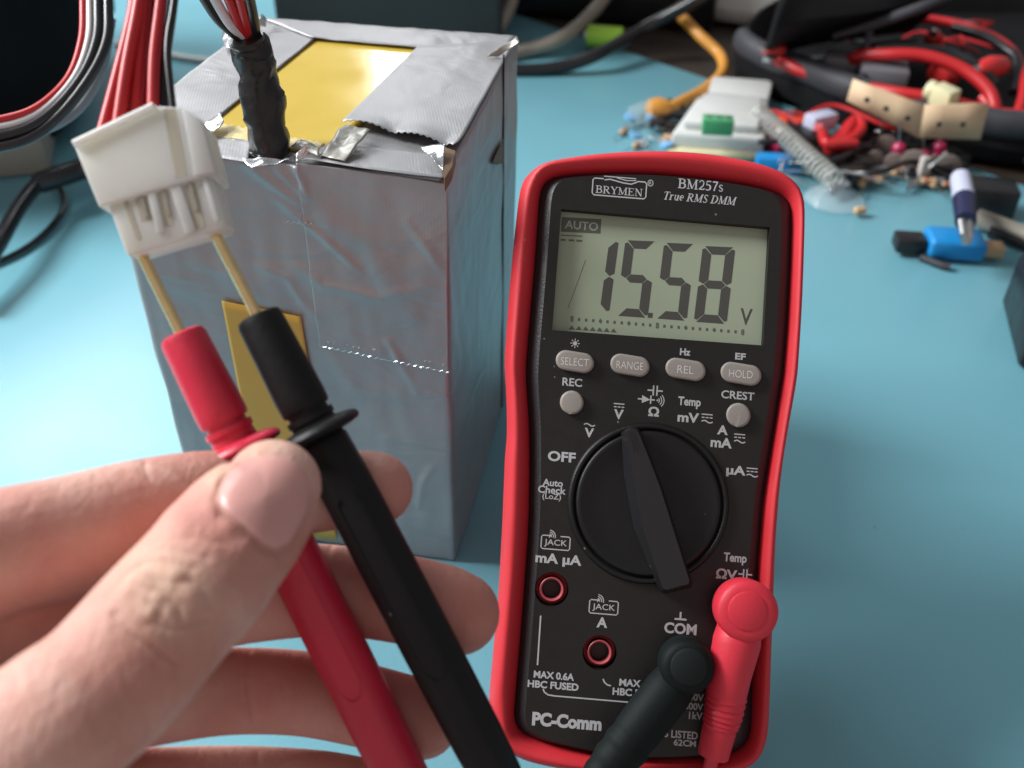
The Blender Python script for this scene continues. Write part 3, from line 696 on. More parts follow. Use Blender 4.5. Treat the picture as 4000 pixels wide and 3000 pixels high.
for i, r_ in enumerate(R_):
    t = i / 10
    if 3.0 < t < 5.1:
        r_ *= 1 + .055 * math.sin((t - 3) * 2 * math.pi * 2.9)
    R2.append(r_)
mb = MB(); mb.tube(P_, R2, 28); mb.build('plug_sleeve', 'plug_red', root, angle=60)
a, b = pp[-1], M(*c5(1345, 1690), -.002)
mb = MB(); mb.tube([a, a.lerp(b, .5), b, M(*c5(1330, 1950), -.012)], 42 * k_ * PXM, 16, 6); mb.build('cable', 'plug_red', root)

hp = c5(1235, 950)
root = thing('banana_plug', 'dull black right angled test plug in the COM socket', 'test plug', M(*hp, 0))
o = uvw(M(*hp, .010)); hc = P3(o.x, o.y, 0); rh = 160 * k_ * PXM
mb = MB(); mb.lathe(hc, MN, [(-.006, .0019), (.0006, .0019), (.0006, rh * .86), (.004, rh * .97), (.0085, rh), (.0120, rh * .97), (.0133, rh * .85), (.0136, rh * .66)], 48, side=MU)
mb.build('plug_head', 'plug_black', root, angle=50)
o2 = uvw(M(*c5(1250, 958), .014)); hd = P3(o2.x, o2.y, 0)
mb = MB(); mb.lathe(hd, MN, [(.0125, rh * .68), (.0141, rh * .66), (.0145, rh * .58), (.0146, 0.0001)], 48, side=MU)
mb.build('plug_disc', 'plug_disc', root, angle=50)
axis = [(1235, 950), (1120, 1105), (1000, 1260), (880, 1420), (760, 1580), (640, 1760)]
wd_ = [115, 142, 140, 136, 130, 112]
pp = [M(*c5(x, y), w_) for (x, y), w_ in zip(axis, (.0050, .0072, .0085, .0090, .0095, .0098))]
P_, R_ = catmull(pp, [x * k_ * PXM for x in wd_], 10)
R2 = [r_ * (1 + (.035 * math.sin(i * 1.05) if i > 26 else 0)) for i, r_ in enumerate(R_)]
mb = MB(); mb.tube(P_, R2, 28); mb.build('plug_sleeve', 'plug_black', root, angle=60)

# ================================================================== BATTERY BOX
bx_, by_, byaw, bw, bd, bh = -.0712 * H, .894 * H, -.1634, .371 * H, .444 * H, .568 * H
BX = Vector((math.cos(byaw), math.sin(byaw), 0)); BY = Vector((-math.sin(byaw), math.cos(byaw), 0)); BZ = Vector((0, 0, 1))
BO = Vector((bx_, by_, 0)) - BX * bw                                # front left bottom corner
def BP(x, y, z): return BO + BX * x + BY * y + BZ * z
pack = thing('battery_pack', 'tall battery box wrapped in silver duct tape with yellow film showing', 'battery pack', BP(bw / 2, bd / 2, 0))
def plane_hit(px, py, o, n):
    r = ray(px, py); return EYE + r * ((o - EYE).dot(n) / r.dot(n))
def on_front(px, py, l=0): return plane_hit(px, py, BP(0, 0, 0) - BY * l, BY)
FOLDS = []
for pl, sg_, am in [([(530, 352), (600, 405), (668, 455)], .0016, .0012), ([(585, 352), (640, 405), (668, 440)], .0012, .0010), ([(628, 345), (655, 390), (668, 432)], .0013, .0013),
                    ([(590, 425), (700, 510), (790, 592)], .0014, .0008), ([(645, 575), (700, 612), (820, 640), (960, 606)], .0020, .0006), ([(560, 575), (620, 600), (660, 660), (692, 692)], .0013, .0006),
                    ([(880, 480), (930, 540), (962, 592)], .0016, .0005), ([(838, 735), (870, 790), (906, 862)], .0014, .0007), ([(904, 1095), (914, 1040), (940, 1000)], .0012, .0008), ([(700, 470), (790, 520), (900, 700)], .004, .0006),
                    ([(700, 760), (780, 850), (800, 960)], .0035, .0005), ([(420, 560), (520, 600), (600, 700)], .003, .0005)]:
    FOLDS.append(([on_front(*q) for q in pl], sg_, am))
def fold_h(p):
    h_ = 0
    for pl, sg_, am in FOLDS:
        if p.z > max(q.z for q in pl) + .008 or p.z < min(q.z for q in pl) - .008: continue
        best = 9; L_ = len(pl) - 1
        for i in range(L_):
            ab = pl[i + 1] - pl[i]; t = max(0, min(1, (p - pl[i]).dot(ab) / ab.length_squared)); d_ = (p - pl[i] - ab * t).length
            if d_ < best: best = d_; tt = (i + t) / L_
        if best < 3 * sg_: h_ += am * math.exp(-(best / sg_) ** 2) * (math.sin(math.pi * min(1, .12 + tt * .88)) ** .6)
    return h_
nx, ny, nz = 96, 52, 144
bm = bmesh.new(); vd = {}
def rnd(a, L_, r_=.0028):                                           # inward rounding helper
    return max(0, r_ - min(a, L_ - a))
def bv(i, j, k):
    key = (i, j, k)
    if key in vd: return vd[key]
    x, y, z = bw * i / nx, bd * j / ny, bh * k / nz
    p = Vector((x, y, z)); r_ = .0022
    q = Vector((min(max(x, r_), bw - r_), min(max(y, r_), bd - r_), min(max(z, r_), bh)))
    d = p - q
    if sum(1 for a in d if abs(a) > 1e-9) > 1: p = q + d.normalized() * max(abs(a) for a in d)
    n_ = Vector((-1 if i == 0 else (1 if i == nx else 0), -1 if j == 0 else (1 if j == ny else 0), 1 if k == nz else 0))
    wz = ns(p, 30, 1) * .0006 + ns((p.x * 3, p.y * 3, p.z), 60, 2) * .00035
    if j == 0 and k < nz: wz += fold_h(BO + BX * x + BZ * z)
    p = p + n_ * (-abs(wz) if k == nz else wz)
    if k == 0: p.z = 0
    vd[key] = bm.verts.new(BO + BX * p.x + BY * p.y + BZ * p.z); return vd[key]
def quad(a, b, c_, d): bm.faces.new([bv(*a), bv(*b), bv(*c_), bv(*d)]).smooth = True
for i in range(nx):
    for k in range(nz): quad((i, 0, k), (i + 1, 0, k), (i + 1, 0, k + 1), (i, 0, k + 1)); quad((i, ny, k), (i, ny, k + 1), (i + 1, ny, k + 1), (i + 1, ny, k))
    for j in range(ny): quad((i, j, nz), (i + 1, j, nz), (i + 1, j + 1, nz), (i, j + 1, nz)); quad((i, j, 0), (i, j + 1, 0), (i + 1, j + 1, 0), (i + 1, j, 0))
for j in range(ny):
    for k in range(nz): quad((0, j, k), (0, j, k + 1), (0, j + 1, k + 1), (0, j + 1, k)); quad((nx, j, k), (nx, j + 1, k), (nx, j + 1, k + 1), (nx, j, k + 1))
bmesh.ops.recalc_face_normals(bm, faces=bm.faces)
me = bpy.data.meshes.new('body'); bm.to_mesh(me); bm.free()
link('body', me, 'tape', pack)
def on_top(px, py, l=0): return T(px, py, bh + l)
def on_side(px, py, l=0): return plane_hit(px, py, BP(bw, 0, 0) + BX * l, BX)
def sheet(name, quadpx, fn, nrm, m, lift, amp=.0004, n=(26, 26), jag=None, parent=pack, curl=None, seed=0, fs=55):
    q = [Vector(p) for p in quadpx]; mb = MB(); vs = []
    for j in range(n[1] + 1):
        for i in range(n[0] + 1):
            s_, t = i / n[0], j / n[1]
            p = q[0] * (1 - s_) * (1 - t) + q[1] * s_ * (1 - t) + q[2] * s_ * t + q[3] * (1 - s_) * t
            if jag == 'bottom' and j == n[1]: p = p + Vector((0, (2.2 if i % 2 else -2.2)))
            if jag == 'top' and j == 0: p = p + Vector((0, (2.2 if i % 2 else -2.2)))
            wp = fn(p.x, p.y, lift)
            e = abs(ns(wp, fs, seed)) * amp
            if curl: e += curl(s_, t)
            if fn is on_front and m == 'tape':
                q_ = wp - BO; q_ = Vector((q_.dot(BX), q_.dot(BY), q_.z)); e = fold_h(wp) + ns(q_, 30, 1) * .0006 + ns((q_.x * 3, 0, q_.z), 60, 2) * .00035
            vs.append(wp + nrm * e)
    k = n[0] + 1
    mb.add(vs, [[j * k + i, j * k + i + 1, (j + 1) * k + i + 1, (j + 1) * k + i] for j in range(n[1]) for i in range(n[0])])
    o = mb.build(name, m, parent)
    so = o.modifiers.new('thickness', 'SOLIDIFY'); so.thickness = .00018; so.offset = -1
    return o
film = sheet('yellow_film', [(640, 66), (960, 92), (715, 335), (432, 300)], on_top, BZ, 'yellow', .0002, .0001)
sheet('dried_glue', [(470, 266), (700, 310), (690, 330), (445, 296)], on_top, BZ, 'glue', .0005, .0006, (30, 6), jag='top', fs=200)
sheet('tape_strip', [(560, 40), (700, 68), (452, 268), (232, 296)], on_top, BZ, 'tape', .0009, .0005, seed=1)
sheet('tape_strip', [(562, 38), (1116, 78), (1085, 118), (672, 82)], on_top, BZ, 'tape', .0014, .0008, (40, 8), seed=2, fs=120)
sheet('tape_strip', [(902, 100), (1112, 90), (985, 322), (738, 264)], on_top, BZ, 'tape', .0019, .0005, (36, 26), jag='bottom', seed=3,
      curl=lambda s_, t: .0016 * max(0, t - .86) / .14 * (.25 + abs(math.sin(s_ * 7))) if t > .86 else 0)
sheet('tape_strip', [(412, 288), (544, 303), (536, 350), (250, 312)], on_top, BZ, 'tape', .0006, .0004, (30, 8), seed=4)
sheet('tape_strip', [(712, 312), (975, 330), (962, 386), (640, 344)], on_top, BZ, 'tape', .0013, .0006, (30, 8), seed=5)
# front: yellow window, torn seam, folds at the cable
sheet('yellow_film', [(479, 649), (650, 684), (728, 1166), (575, 1150)], on_front, -BY, 'yellow_shaded', .0009, .0001)
sheet('tape_strip', [(640, 352), (966, 396), (968, 806), (690, 748)], on_front, -BY, 'tape', .00045, .0006, (110, 110), jag='bottom', seed=6, fs=32)
mb = MB()
sm_ = [on_front(690 + 280 * i / 40, 748 + 57 * i / 40 + (1.6 if i % 2 else -1.6) + random.uniform(-1, 1), .0020) for i in range(41)]
mb.tube(sm_, .00017, 6); mb.build('torn_edge', 'tape_shine', pack)
mb = MB(); mb.tube([on_front(612 + 62 * i / 10, 478 + 5 * i / 10 + (2.5 if i % 2 else -2.5), .0012) for i in range(11)], .00016, 6); mb.build('torn_edge', 'tape_shine', pack)
# crumpled flaps of tape on the top edge, by the cable and at the corner
def flap(px, hs, m, seed, name='tape_flap'):
    q = [on_top(x, y, .0016 + h_) for (x, y), h_ in zip(px, hs)]; n = 12; mb = MB(); vs = []
    for j in range(n + 1):
        for i in range(n + 1):
            s_, t = i / n, j / n; p = q[0] * (1 - s_) * (1 - t) + q[1] * s_ * (1 - t) + q[2] * s_ * t + q[3] * (1 - s_) * t
            vs.append(p + BZ * (ns(p, 170, seed) * .0016 + abs(ns(p, 420, seed)) * .0006) + BY * ns(p, 200, seed + 3) * .0008)
    k = n + 1; mb.add(vs, [[j * k + i, j * k + i + 1, (j + 1) * k + i + 1, (j + 1) * k + i] for j in range(n) for i in range(n)])
    o = mb.build(name, m, pack); so = o.modifiers.new('thickness', 'SOLIDIFY'); so.thickness = .0002
flap([(628, 318), (645, 296), (690, 316), (690, 346)], [.001, .003, .002, 0], 'tape_back', 1)
flap([(640, 330), (660, 310), (668, 330), (640, 352)], [.002, .005, .002, 0], 'tape_shine', 2)
flap([(690, 340), (745, 268), (800, 282), (745, 345)], [.000, .003, .004, .001], 'tape_back', 3)
flap([(524, 338), (600, 340), (628, 352), (540, 362)], [.001, .001, .001, 0], 'tape_shine', 4)
flap([(905, 316), (962, 314), (956, 372), (940, 350)], [.002, .004, .001, .002], 'tape_shine', 5)
flap([(1050, 122), (1118, 74), (1122, 92), (1075, 120)], [.001, .008, .006, .001], 'tape_back', 6)
flap([(556, 60), (562, 28), (576, 42), (574, 60)], [.001, .006, .002, .001], 'tape_shine', 7)
flap([(478, 80), (486, 65), (500, 100), (488, 108)], [.001, .004, .001, .001], 'tape_shine', 8)
flap([(428, 268), (478, 246), (484, 262), (456, 288)], [.001, .002, .002, .001], 'tape_shine', 9)
mb = MB(); mb.prism([on_top(*p, .0030) for p in [(962, 318), (984, 326), (976, 360), (960, 386), (955, 350)]], (0, 0, -.004)); mb.build('torn_hole', 'brown', pack, smooth=False)
# side: seam and worn patch
mb = MB(); mb.tube([on_side(1088, 118, .0003), on_side(1087, 300, .0003), on_side(1086, 640, .0003), on_side(1084, 880, .0003)], .00035, 6); mb.build('tape_seam', 'pit', pack)
mb = MB(); mb.prism([on_side(*p, .0009) for p in [(1086, 300), (1070, 335), (1064, 350), (1072, 356), (1086, 352)]], BX * .0002); mb.build('worn_patch', 'brown', pack, smooth=False)

# ================================================================== TAPED CABLE out of the box
root = thing('cable_bundle', 'cable bundle wrapped in black tape rising from the silver box', 'cable', on_top(581, 335))
b0 = on_top(580, 326, -.004)
cl = [(582, 345), (581, 300), (570, 235), (556, 160), (542, 105), (532, 78)]
d0 = depth_of(on_top(581, 328)); hw_ = [40, 44, 45, 44, 41, 37]
pts = [D(x, y, d0 - .0028 * i) for i, (x, y) in enumerate(cl)]
P_, R_ = catmull(pts, [h_ * d0 / FPX for h_ in hw_], 10)
R2 = [r_ * (1 + .05 * ns((i * .31, 0, 0), 1, 4)) for i, r_ in enumerate(R_)]
mb = MB(); mb.tube(P_, R2, 28)
for i, v in enumerate(mb.v):
    r_, k = divmod(i, 28)
    if r_ < len(P_): v += (v - P_[r_]) * (.085 * ((r_ * .085 + k / 28 + .25 * ns(v, 60, 5)) % 1.0) - .06)
    v += Vector((ns(v, 130, 1), ns(v, 130, 2), ns(v, 130, 3))) * .0013 + Vector((ns(v, 320, 6), ns(v, 320, 7), ns(v, 320, 8))) * .0006
mb.build('tape_sleeve', 'etape', root)
dw = depth_of(pts[-1])
for (x0, y0, x1, y1, x2, y2, m, r_) in [(512, 96, 470, 40, 425, -30, 'wire_black', 11), (520, 92, 492, 45, 448, -30, 'wire_white', 11), (533, 88, 512, 40, 482, -30, 'wire_red', 11), (545, 88, 530, 40, 508, -30, 'wire_red', 11), (558, 88, 548, 40, 530, -30, 'wire_black', 11), (550, 90, 542, 30, 520, -30, 'wire_black', 11)]:
    mb = MB(); mb.tube([D(x0 * .72 + 152, y0 + 2, dw + .001), D(x0 * .8 + 106, y0 - 14, dw), D(x1, y1, dw - .006), D(x2, y2, dw - .02), D(x2 - 40, y2 - 60, dw - .04)], r_ * dw / FPX, 12, 6)
    mb.build('wire', m, root)

# ================================================================== WHITE CONNECTOR with its wires
dcn = 0.1965
root = thing('power_connector', 'translucent white plastic plug with red and black wires, probed from below', 'connector', D(320, 420, dcn))
back = CF * .0105 - CU * .001
mb = MB()
up_ = [(157, 311), (170, 300), (333, 227), (384, 230), (436, 258), (465, 374), (440, 384), (213, 448)]
mb.prism([D(x, y, dcn) for x, y in up_], back)
hs_ = mb.build('housing', 'nylon', root, bevel=.0006, bseg=3)
mb = MB()
lw = [(228, 430), (452, 372), (488, 488), (470, 498), (296, 549), (273, 553)]
mb.prism([D(x, y, dcn + .0009) for x, y in lw], CF * .0085)
lower = mb.build('lower_housing', 'nylon', root, bevel=.0006, bseg=3)
mb = MB()                                                           # rim along the top of the housing
mb.tube([D(160, 311, dcn - .0003), D(333, 229, dcn - .0003)], .00085, 12); mb.build('rim', 'nylon', hs_)
mb = MB(); mb.prism([D(x, y, dcn - .0006) for x, y in [(392, 232), (434, 257), (464, 372), (420, 380)]], CF * .002); mb.build('ridge', 'nylon', hs_, bevel=.0003)
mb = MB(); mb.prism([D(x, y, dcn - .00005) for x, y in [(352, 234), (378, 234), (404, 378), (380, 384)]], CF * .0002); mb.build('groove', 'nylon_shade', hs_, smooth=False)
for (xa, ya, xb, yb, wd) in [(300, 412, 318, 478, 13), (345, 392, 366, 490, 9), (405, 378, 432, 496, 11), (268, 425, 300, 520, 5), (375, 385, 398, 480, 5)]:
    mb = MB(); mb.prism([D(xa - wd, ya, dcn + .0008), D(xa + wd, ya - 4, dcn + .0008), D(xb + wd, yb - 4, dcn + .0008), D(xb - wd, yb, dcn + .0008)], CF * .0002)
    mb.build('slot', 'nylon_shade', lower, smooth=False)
for (xa, ya, xb, yb, wd) in [(322, 402, 347, 505, 9), (372, 388, 412, 505, 12), (437, 372, 470, 480, 6)]:
    mb = MB(); mb.prism([D(xa - wd, ya, dcn + .0003), D(xa + wd, ya - 5, dcn + .0003), D(xb + wd, yb - 5, dcn + .0003), D(xb - wd, yb, dcn + .0003)], CF * .001)
    mb.build('rib', 'nylon', lower, bevel=.0002)
for (xa, ya, xb, yb) in [(304, 425, 316, 470), (350, 405, 364, 465), (408, 392, 424, 455)]:
    mb = MB(); mb.prism([D(xa - 4, ya, dcn + .0004), D(xa + 4, ya - 2, dcn + .0004), D(xb + 4, yb - 2, dcn + .0004), D(xb - 4, yb, dcn + .0004)], CF * .0006); mb.build('contact', 'contact', lower)
wr = [('wire_red', [(222, 285), (250, 180), (285, 40), (300, -60)], 14, .0060), ('wire_red', [(256, 265), (275, 140), (298, 20), (308, -60)], 14, .0035),
      ('wire_red', [(292, 250), (300, 140), (312, 20), (318, -60)], 14, .0055), ('wire_red', [(330, 240), (334, 120), (347, 10), (352, -60)], 13.5, .0045), ('wire_red', [(312, 246), (322, 150), (332, 30), (338, -60)], 12, .0085),
      ('wire_black', [(352, 240), (356, 140), (372, 20), (380, -60)], 11, .0062), ('wire_black', [(374, 242), (362, 110), (374, 20), (386, -60)], 8, .0035), ('wire_black', [(276, 258), (290, 180), (300, 90), (330, -60)], 11, .0098)]
for n_, (m, pl, r_, dd) in enumerate(wr):                            # over the top of the picture the wires arch across to the taped cable
    arch = [D(pl[-1][0] + 14, -130, dcn + dd + .011), D(398 + 5 * n_, -172 - 3 * n_, .232), D(452 + 3 * n_, -128, dw - .030)]
    mb = MB(); mb.tube([D(x, y, dcn + dd + .002 * i) for i, (x, y) in enumerate(pl)] + arch, r_ * .2 / FPX, 14, 8); mb.build('wire', m, root)

# ================================================================== PROBES
def probe(name, label, tip, end, dtip, dend, prof, mbody):
    a, b = D(*tip, dtip), D(*end, dend); ax = (b - a).normalized(); Lp = (Vector(end) - Vector(tip)).length; tot = (b - a).length
    s_ = lambda px: px / Lp * tot
    root = thing(name, label, 'test probe', a)
    side = CF
    mb = MB(); mb.lathe(a, ax, [(s_(-24), .0006), (s_(-20), .00112), (s_(prof['cap'] + 10), .00118)], 20); mb.build('probe_tip', 'brass', root)
    u_ = .2 / FPX
    c0 = prof['cap']; c1 = prof['neck']; g = prof['guard']
    mb = MB(); mb.lathe(a, ax, [(s_(c0), 12 * u_), (s_(c0 + 1), 38 * u_), (s_(c0 + 5), 47 * u_), (s_(c0 + 16), 51 * u_), (s_(c1 - 30), 56 * u_), (s_(c1 - 8), 55 * u_), (s_(c1), 52 * u_)], 40); sl = mb.build('tip_sleeve', mbody, root)
    mb = MB(); mb.lathe(a, ax, [(s_(c1 - 2), 46 * u_), (s_(c1 + 10), 46 * u_), (s_(c1 + 11), 54 * u_), (s_(c1 + 24), 54 * u_), (s_(c1 + 26), 49 * u_), (s_(g - 10), 52 * u_)], 40); mb.build('collar', mbody, root, angle=30)
    mb = MB(); mb.lathe(a, ax, [(s_(g - 14), 50 * u_), (s_(g - 10), 80 * u_), (s_(g - 4), 95 * u_), (s_(g + 5), 99 * u_), (s_(g + 13), 94 * u_), (s_(g + 18), 70 * u_), (s_(g + 20), 50 * u_)], 48); mb.build('finger_guard', mbody, root, angle=50)
    # handle: eight flats, softened, swelling a little
    mb = MB(); ringz = []
    sd = (CF - ax * CF.dot(ax)).normalized(); sb = ax.cross(sd); n_ = 48
    for px, hw in [(g + 16, 50), (g + 30, 58), (g + 120, 62), (g + 300, 63), (g + 520, 64), (g + 760, 62), (g + 860, 58), (g + 880, 45)]:
        ring = []
        for k in range(n_):
            q = 2 * math.pi * k / n_; oct_ = 1 / max(abs(math.cos(((q + math.pi / 8) % (math.pi / 4)) - math.pi / 8)), .1)
            r_ = hw * u_ * (.97 + .35 * (oct_ - 1.04)); ring.append(a + ax * s_(px) + (sd * math.cos(q) + sb * math.sin(q)) * r_)
        ringz.append(ring)
    mb.rings(ringz); hd = mb.build('handle', mbody, root, angle=40)
    mb = MB()                                                       # raised panel line on the face of the handle
    pr_ = []
    w_ = 26 * u_
    ff = -sd
    r0 = 63 * u_ * .985
    loop = [(g + 150, -.6), (g + 160, -1), (g + 560, -1), (g + 585, -.5), (g + 590, 0), (g + 585, .5), (g + 560, 1), (g + 160, 1), (g + 150, .6)]
    mb.tube([a + ax * s_(p) + sb * (t * w_) + ff * (r0 * math.cos(math.asin(min(.99, abs(t) * w_ / r0))) ) for p, t in loop], .00022, 8); mb.build('handle_ridge', mbody, hd)
    mb = MB(); e = a + ax * s_(g + 870); mb.tube([e, e + ax * .03, e + ax * .06 - Vector((0, 0, .02))], .0019, 14, 6); mb.build('cable', mbody, root)
    return root
def lp(p, slope, y): return (p[0] + (y - p[1]) * slope, y)
tb = (462, 500); probe('test_probe', 'black test probe held right of the red one, its tip in the white plug', tb, lp(tb, .5205, 1750), .2012, .2085, dict(cap=196, neck=425, guard=472), 'probe_black')
tr = (305, 548); probe('test_probe', 'red test probe pinched under the thumb, its tip in the white plug', tr, lp(tr, .5, 1800), .2012, .2120, dict(cap=182, neck=392, guard=452), 'probe_red')

# ================================================================== HAND
chains = {
 'thumb': [(590, 1050, .1830, 104, .86), (574, 1078, .1815, 122, .86), (528, 1130, .177, 140, .86), (475, 1195, .172, 147, .86), (433, 1250, .168, 152, .9), (355, 1335, .1625, 156, .9), (227, 1480, .156, 163, .92), (113, 1570, .151, 172, .95), (-60, 1720, .149, 200, .95), (-260, 1860, .15, 230, .9)],
 'index': [(812, 1056, .2140, 80, .95), (770, 1056, .2138, 84, .95), (700, 1060, .2125, 88, .95), (560, 1072, .2060, 98, .95), (430, 1086, .197, 112, .95), (290, 1118, .1875, 124, .95), (140, 1160, .178, 132, .95), (0, 1195, .170, 138, .95), (-200, 1270, .160, 150, .95), (-400, 1380, .155, 170, .95)],
 'middle': [(990, 1325, .2205, 90, .95), (950, 1312, .2205, 94, .95), (860, 1292, .2210, 95, .95), (740, 1276, .2210, 96, .95), (600, 1276, .2150, 104, .95), (450, 1292, .206, 112, .95), (250, 1325, .194, 122, .95), (50, 1375, .180, 138, .95), (-180, 1450, .168, 155, .95), (-400, 1520, .160, 180, .95)],
 'ring': [(912, 1556, .2235, 82, .95), (870, 1545, .2240, 86, .95), (780, 1522, .2250, 87, .95), (650, 1497, .2230, 89, .95), (500, 1492, .215, 92, .95), (350, 1505, .206, 100, .95), (150, 1535, .192, 115, .95), (-50, 1585, .180, 132, .95), (-300, 1660, .168, 165, .95)],
 'little': [(800, 1712, .2260, 68, .95), (700, 1702, .2260, 76, .95), (560, 1696, .222, 80, .95), (400, 1702, .214, 86, .95), (200, 1725, .200, 98, .95), (0, 1770, .188, 115, .95), (-250, 1830, .175, 150, .95)],
 'palm': [(-330, 1350, .160, 200, .8), (-360, 1550, .162, 260, .7), (-380, 1750, .162, 280, .7), (-450, 1980, .160, 270, .75), (-600, 2250, .155, 250, .85), (-800, 2600, .150, 250, .95)],
 'web': [(-60, 1380, .172, 140, .9), (-20, 1360, .174, 128, .9), (8, 1352, .175, 110, .9)],
}
mb = MB()
for nm, ch in chains.items():
    pts = [D(x, y, d) for x, y, d, h_, f_ in ch]; rad = [h_ * d / FPX for x, y, d, h_, f_ in ch]
    fl = ch[0][4]
    P_, R_ = catmull(pts, rad, 6)
    t0 = (P_[0] - P_[1]).normalized(); capP, capR = [], []
    for q in (82, 68, 52, 36, 18): capP.append(P_[0] + t0 * R_[0] * math.sin(R(q))); capR.append(R_[0] * math.cos(R(q)))
    t1 = (P_[-1] - P_[-2]).normalized(); cP2, cR2 = [], []
    for q in (18, 36, 52, 68, 82): cP2.append(P_[-1] + t1 * R_[-1] * math.sin(R(q))); cR2.append(R_[-1] * math.cos(R(q)))
    mb.tube(capP + P_ + cP2, capR + R_ + cR2, 28, flat=fl, up=CF)
me = bpy.data.meshes.new('hand_rough'); me.from_pydata([tuple(v) for v in mb.v], [], mb.f); me.update()
tmp = bpy.data.objects.new('hand_rough', me); C.objects.link(tmp)
rm = tmp.modifiers.new('r', 'REMESH'); rm.mode = 'VOXEL'; rm.voxel_size = .00055
sm = tmp.modifiers.new('s', 'SMOOTH'); sm.factor = .5; sm.iterations = 9
dg = bpy.context.evaluated_depsgraph_get(); hm = bpy.data.meshes.new_from_object(tmp.evaluated_get(dg)); hm.name = 'hand'
bpy.data.objects.remove(tmp)
creases = [([(243, 1325), (290, 1372), (335, 1400), (378, 1432)], 6, .00045), ([(280, 1226), (340, 1212), (420, 1228)], 5, .00028), ([(243, 1280), (275, 1240), (300, 1222)], 6, .0003),
           ([(320, 1345), (380, 1362), (452, 1335)], 6, .00035), ([(290, 1262), (345, 1282), (385, 1310), (392, 1340)], 6, .00035), ([(320, 1300), (345, 1318), (338, 1345)], 5, .0003),
           ([(345, 1166), (420, 1160), (490, 1176)], 6, .0002), ([(300, 1190), (370, 1186), (450, 1205)], 5, .0002), ([(400, 1245), (440, 1275), (455, 1310)], 5, .00025),
           ([(313, 1000), (321, 1045), (322, 1090), (316, 1130)], 6, .00035), ([(250, 1360), (300, 1405), (360, 1455)], 7, .0002), ([(330, 1248), (370, 1258), (420, 1256)], 5, .00025)]
bumps = [(300, 1255, 22, .0004), (340, 1290, 16, .00035), (325, 1322, 15, .00045), (375, 1240, 20, .0003), (415, 1285, 18, .0003), (270, 1275, 18, .0003), (380, 1120, 26, .0003)]
def segd(p, a, b):
    ab = b - a; t = max(0, min(1, (p - a).dot(ab) / ab.length_squared)); return (p - a - ab * t).length
nail_groove = [(492, 1022), (470, 1056), (467, 1084), (482, 1110), (510, 1131), (540, 1158), (568, 1187), (602, 1198), (634, 1180), (658, 1142), (678, 1086)]
creases.append((nail_groove, 5.5, .00050))
bumps += [(452, 1098, 14, .0003), (492, 1140, 16, .00035), (530, 1180, 18, .00035), (575, 1212, 18, .0003), (462, 1040, 12, .0003)]
cr2 = [([Vector(p) for p in c_], s_, d_, False) for c_, s_, d_ in creases if c_[0] != (313, 1000)]
for c_, s_, d_ in [([(313, 1000), (321, 1045), (322, 1090), (316, 1140)], 6, .0004), ([(300, 1010), (308, 1050), (306, 1100)], 5, .0002), ([(120, 1030), (140, 1080), (150, 1150), (146, 1220)], 6, .0003),
                   ([(716, 1180), (706, 1230), (710, 1290), (722, 1350)], 6, .00035), ([(702, 1185), (694, 1240), (700, 1300)], 5, .0002), ([(540, 1400), (532, 1450), (538, 1500), (548, 1560)], 6, .0004), ([(526, 1405), (518, 1460), (524, 1520)], 5, .0002),
                   ([(870, 990), (878, 1040), (872, 1100)], 8, .0001), ([(560, 1620), (552, 1660), (556, 1700)], 6, .0003)]:
    cr2.append(([Vector(p) for p in c_], s_, d_, True))
new = {}
for v in hm.vertices:
    if v.normal.dot(CF) > -.05: continue
    x, y = to_px(v.co)
    if not (90 < x < 960 and 930 < y < 1720): continue
    dep = depth_of(v.co)
    p = Vector((x, y)); e = 0
    for c_, s_, d_, back_ in cr2:
        if back_ != (dep > .182): continue
        m_ = min(segd(p, c_[i], c_[i + 1]) for i in range(len(c_) - 1))
        if m_ < 4 * s_: e -= d_ * math.exp(-(m_ / s_) ** 2)
    if dep < .182:
        for bx, by, s_, h_ in bumps:
            q = ((x - bx) ** 2 + (y - by) ** 2) / s_ ** 2
            if q < 9: e += h_ * math.exp(-q)
    e = max(e, -.00052)
    if e: new[v.index] = v.co + v.normal * e
for i, c_ in new.items(): hm.vertices[i].co = c_
tone = hm.attributes.new('skin_tone_shade', 'FLOAT_COLOR', 'POINT')          # pale knuckle skin, redder nail folds, fingertips and palm side; rear fingers' shade painted in
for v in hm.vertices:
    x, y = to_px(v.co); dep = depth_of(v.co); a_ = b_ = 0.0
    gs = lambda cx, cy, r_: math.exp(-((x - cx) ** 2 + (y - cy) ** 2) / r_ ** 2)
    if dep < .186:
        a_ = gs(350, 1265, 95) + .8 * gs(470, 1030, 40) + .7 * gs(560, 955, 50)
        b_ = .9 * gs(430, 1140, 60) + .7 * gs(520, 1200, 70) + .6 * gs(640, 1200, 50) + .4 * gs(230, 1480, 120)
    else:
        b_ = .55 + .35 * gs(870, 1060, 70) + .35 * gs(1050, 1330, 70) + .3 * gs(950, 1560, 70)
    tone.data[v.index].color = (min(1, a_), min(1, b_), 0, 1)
for p in hm.polygons: p.use_smooth = True
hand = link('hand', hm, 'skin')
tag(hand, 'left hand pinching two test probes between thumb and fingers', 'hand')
bvh = BVHTree.FromPolygons([v.co.copy() for v in hm.vertices], [list(p.vertices) for p in hm.polygons])
no = catmull2([(487, 1028), (474, 1056), (472, 1082), (486, 1106), (512, 1126), (542, 1153), (570, 1180), (600, 1190), (628, 1174), (652, 1138), (672, 1084), (670, 1036), (648, 1001), (610, 984), (565, 982), (520, 998)], 5)
cN = Vector((572, 1075)); mb = MB(); vs = []; rr_ = [.0, .25, .5, .7, .85, .95, 1.0]; hts = [.00085, .00083, .00078, .00070, .00062, .00052, -.0001]
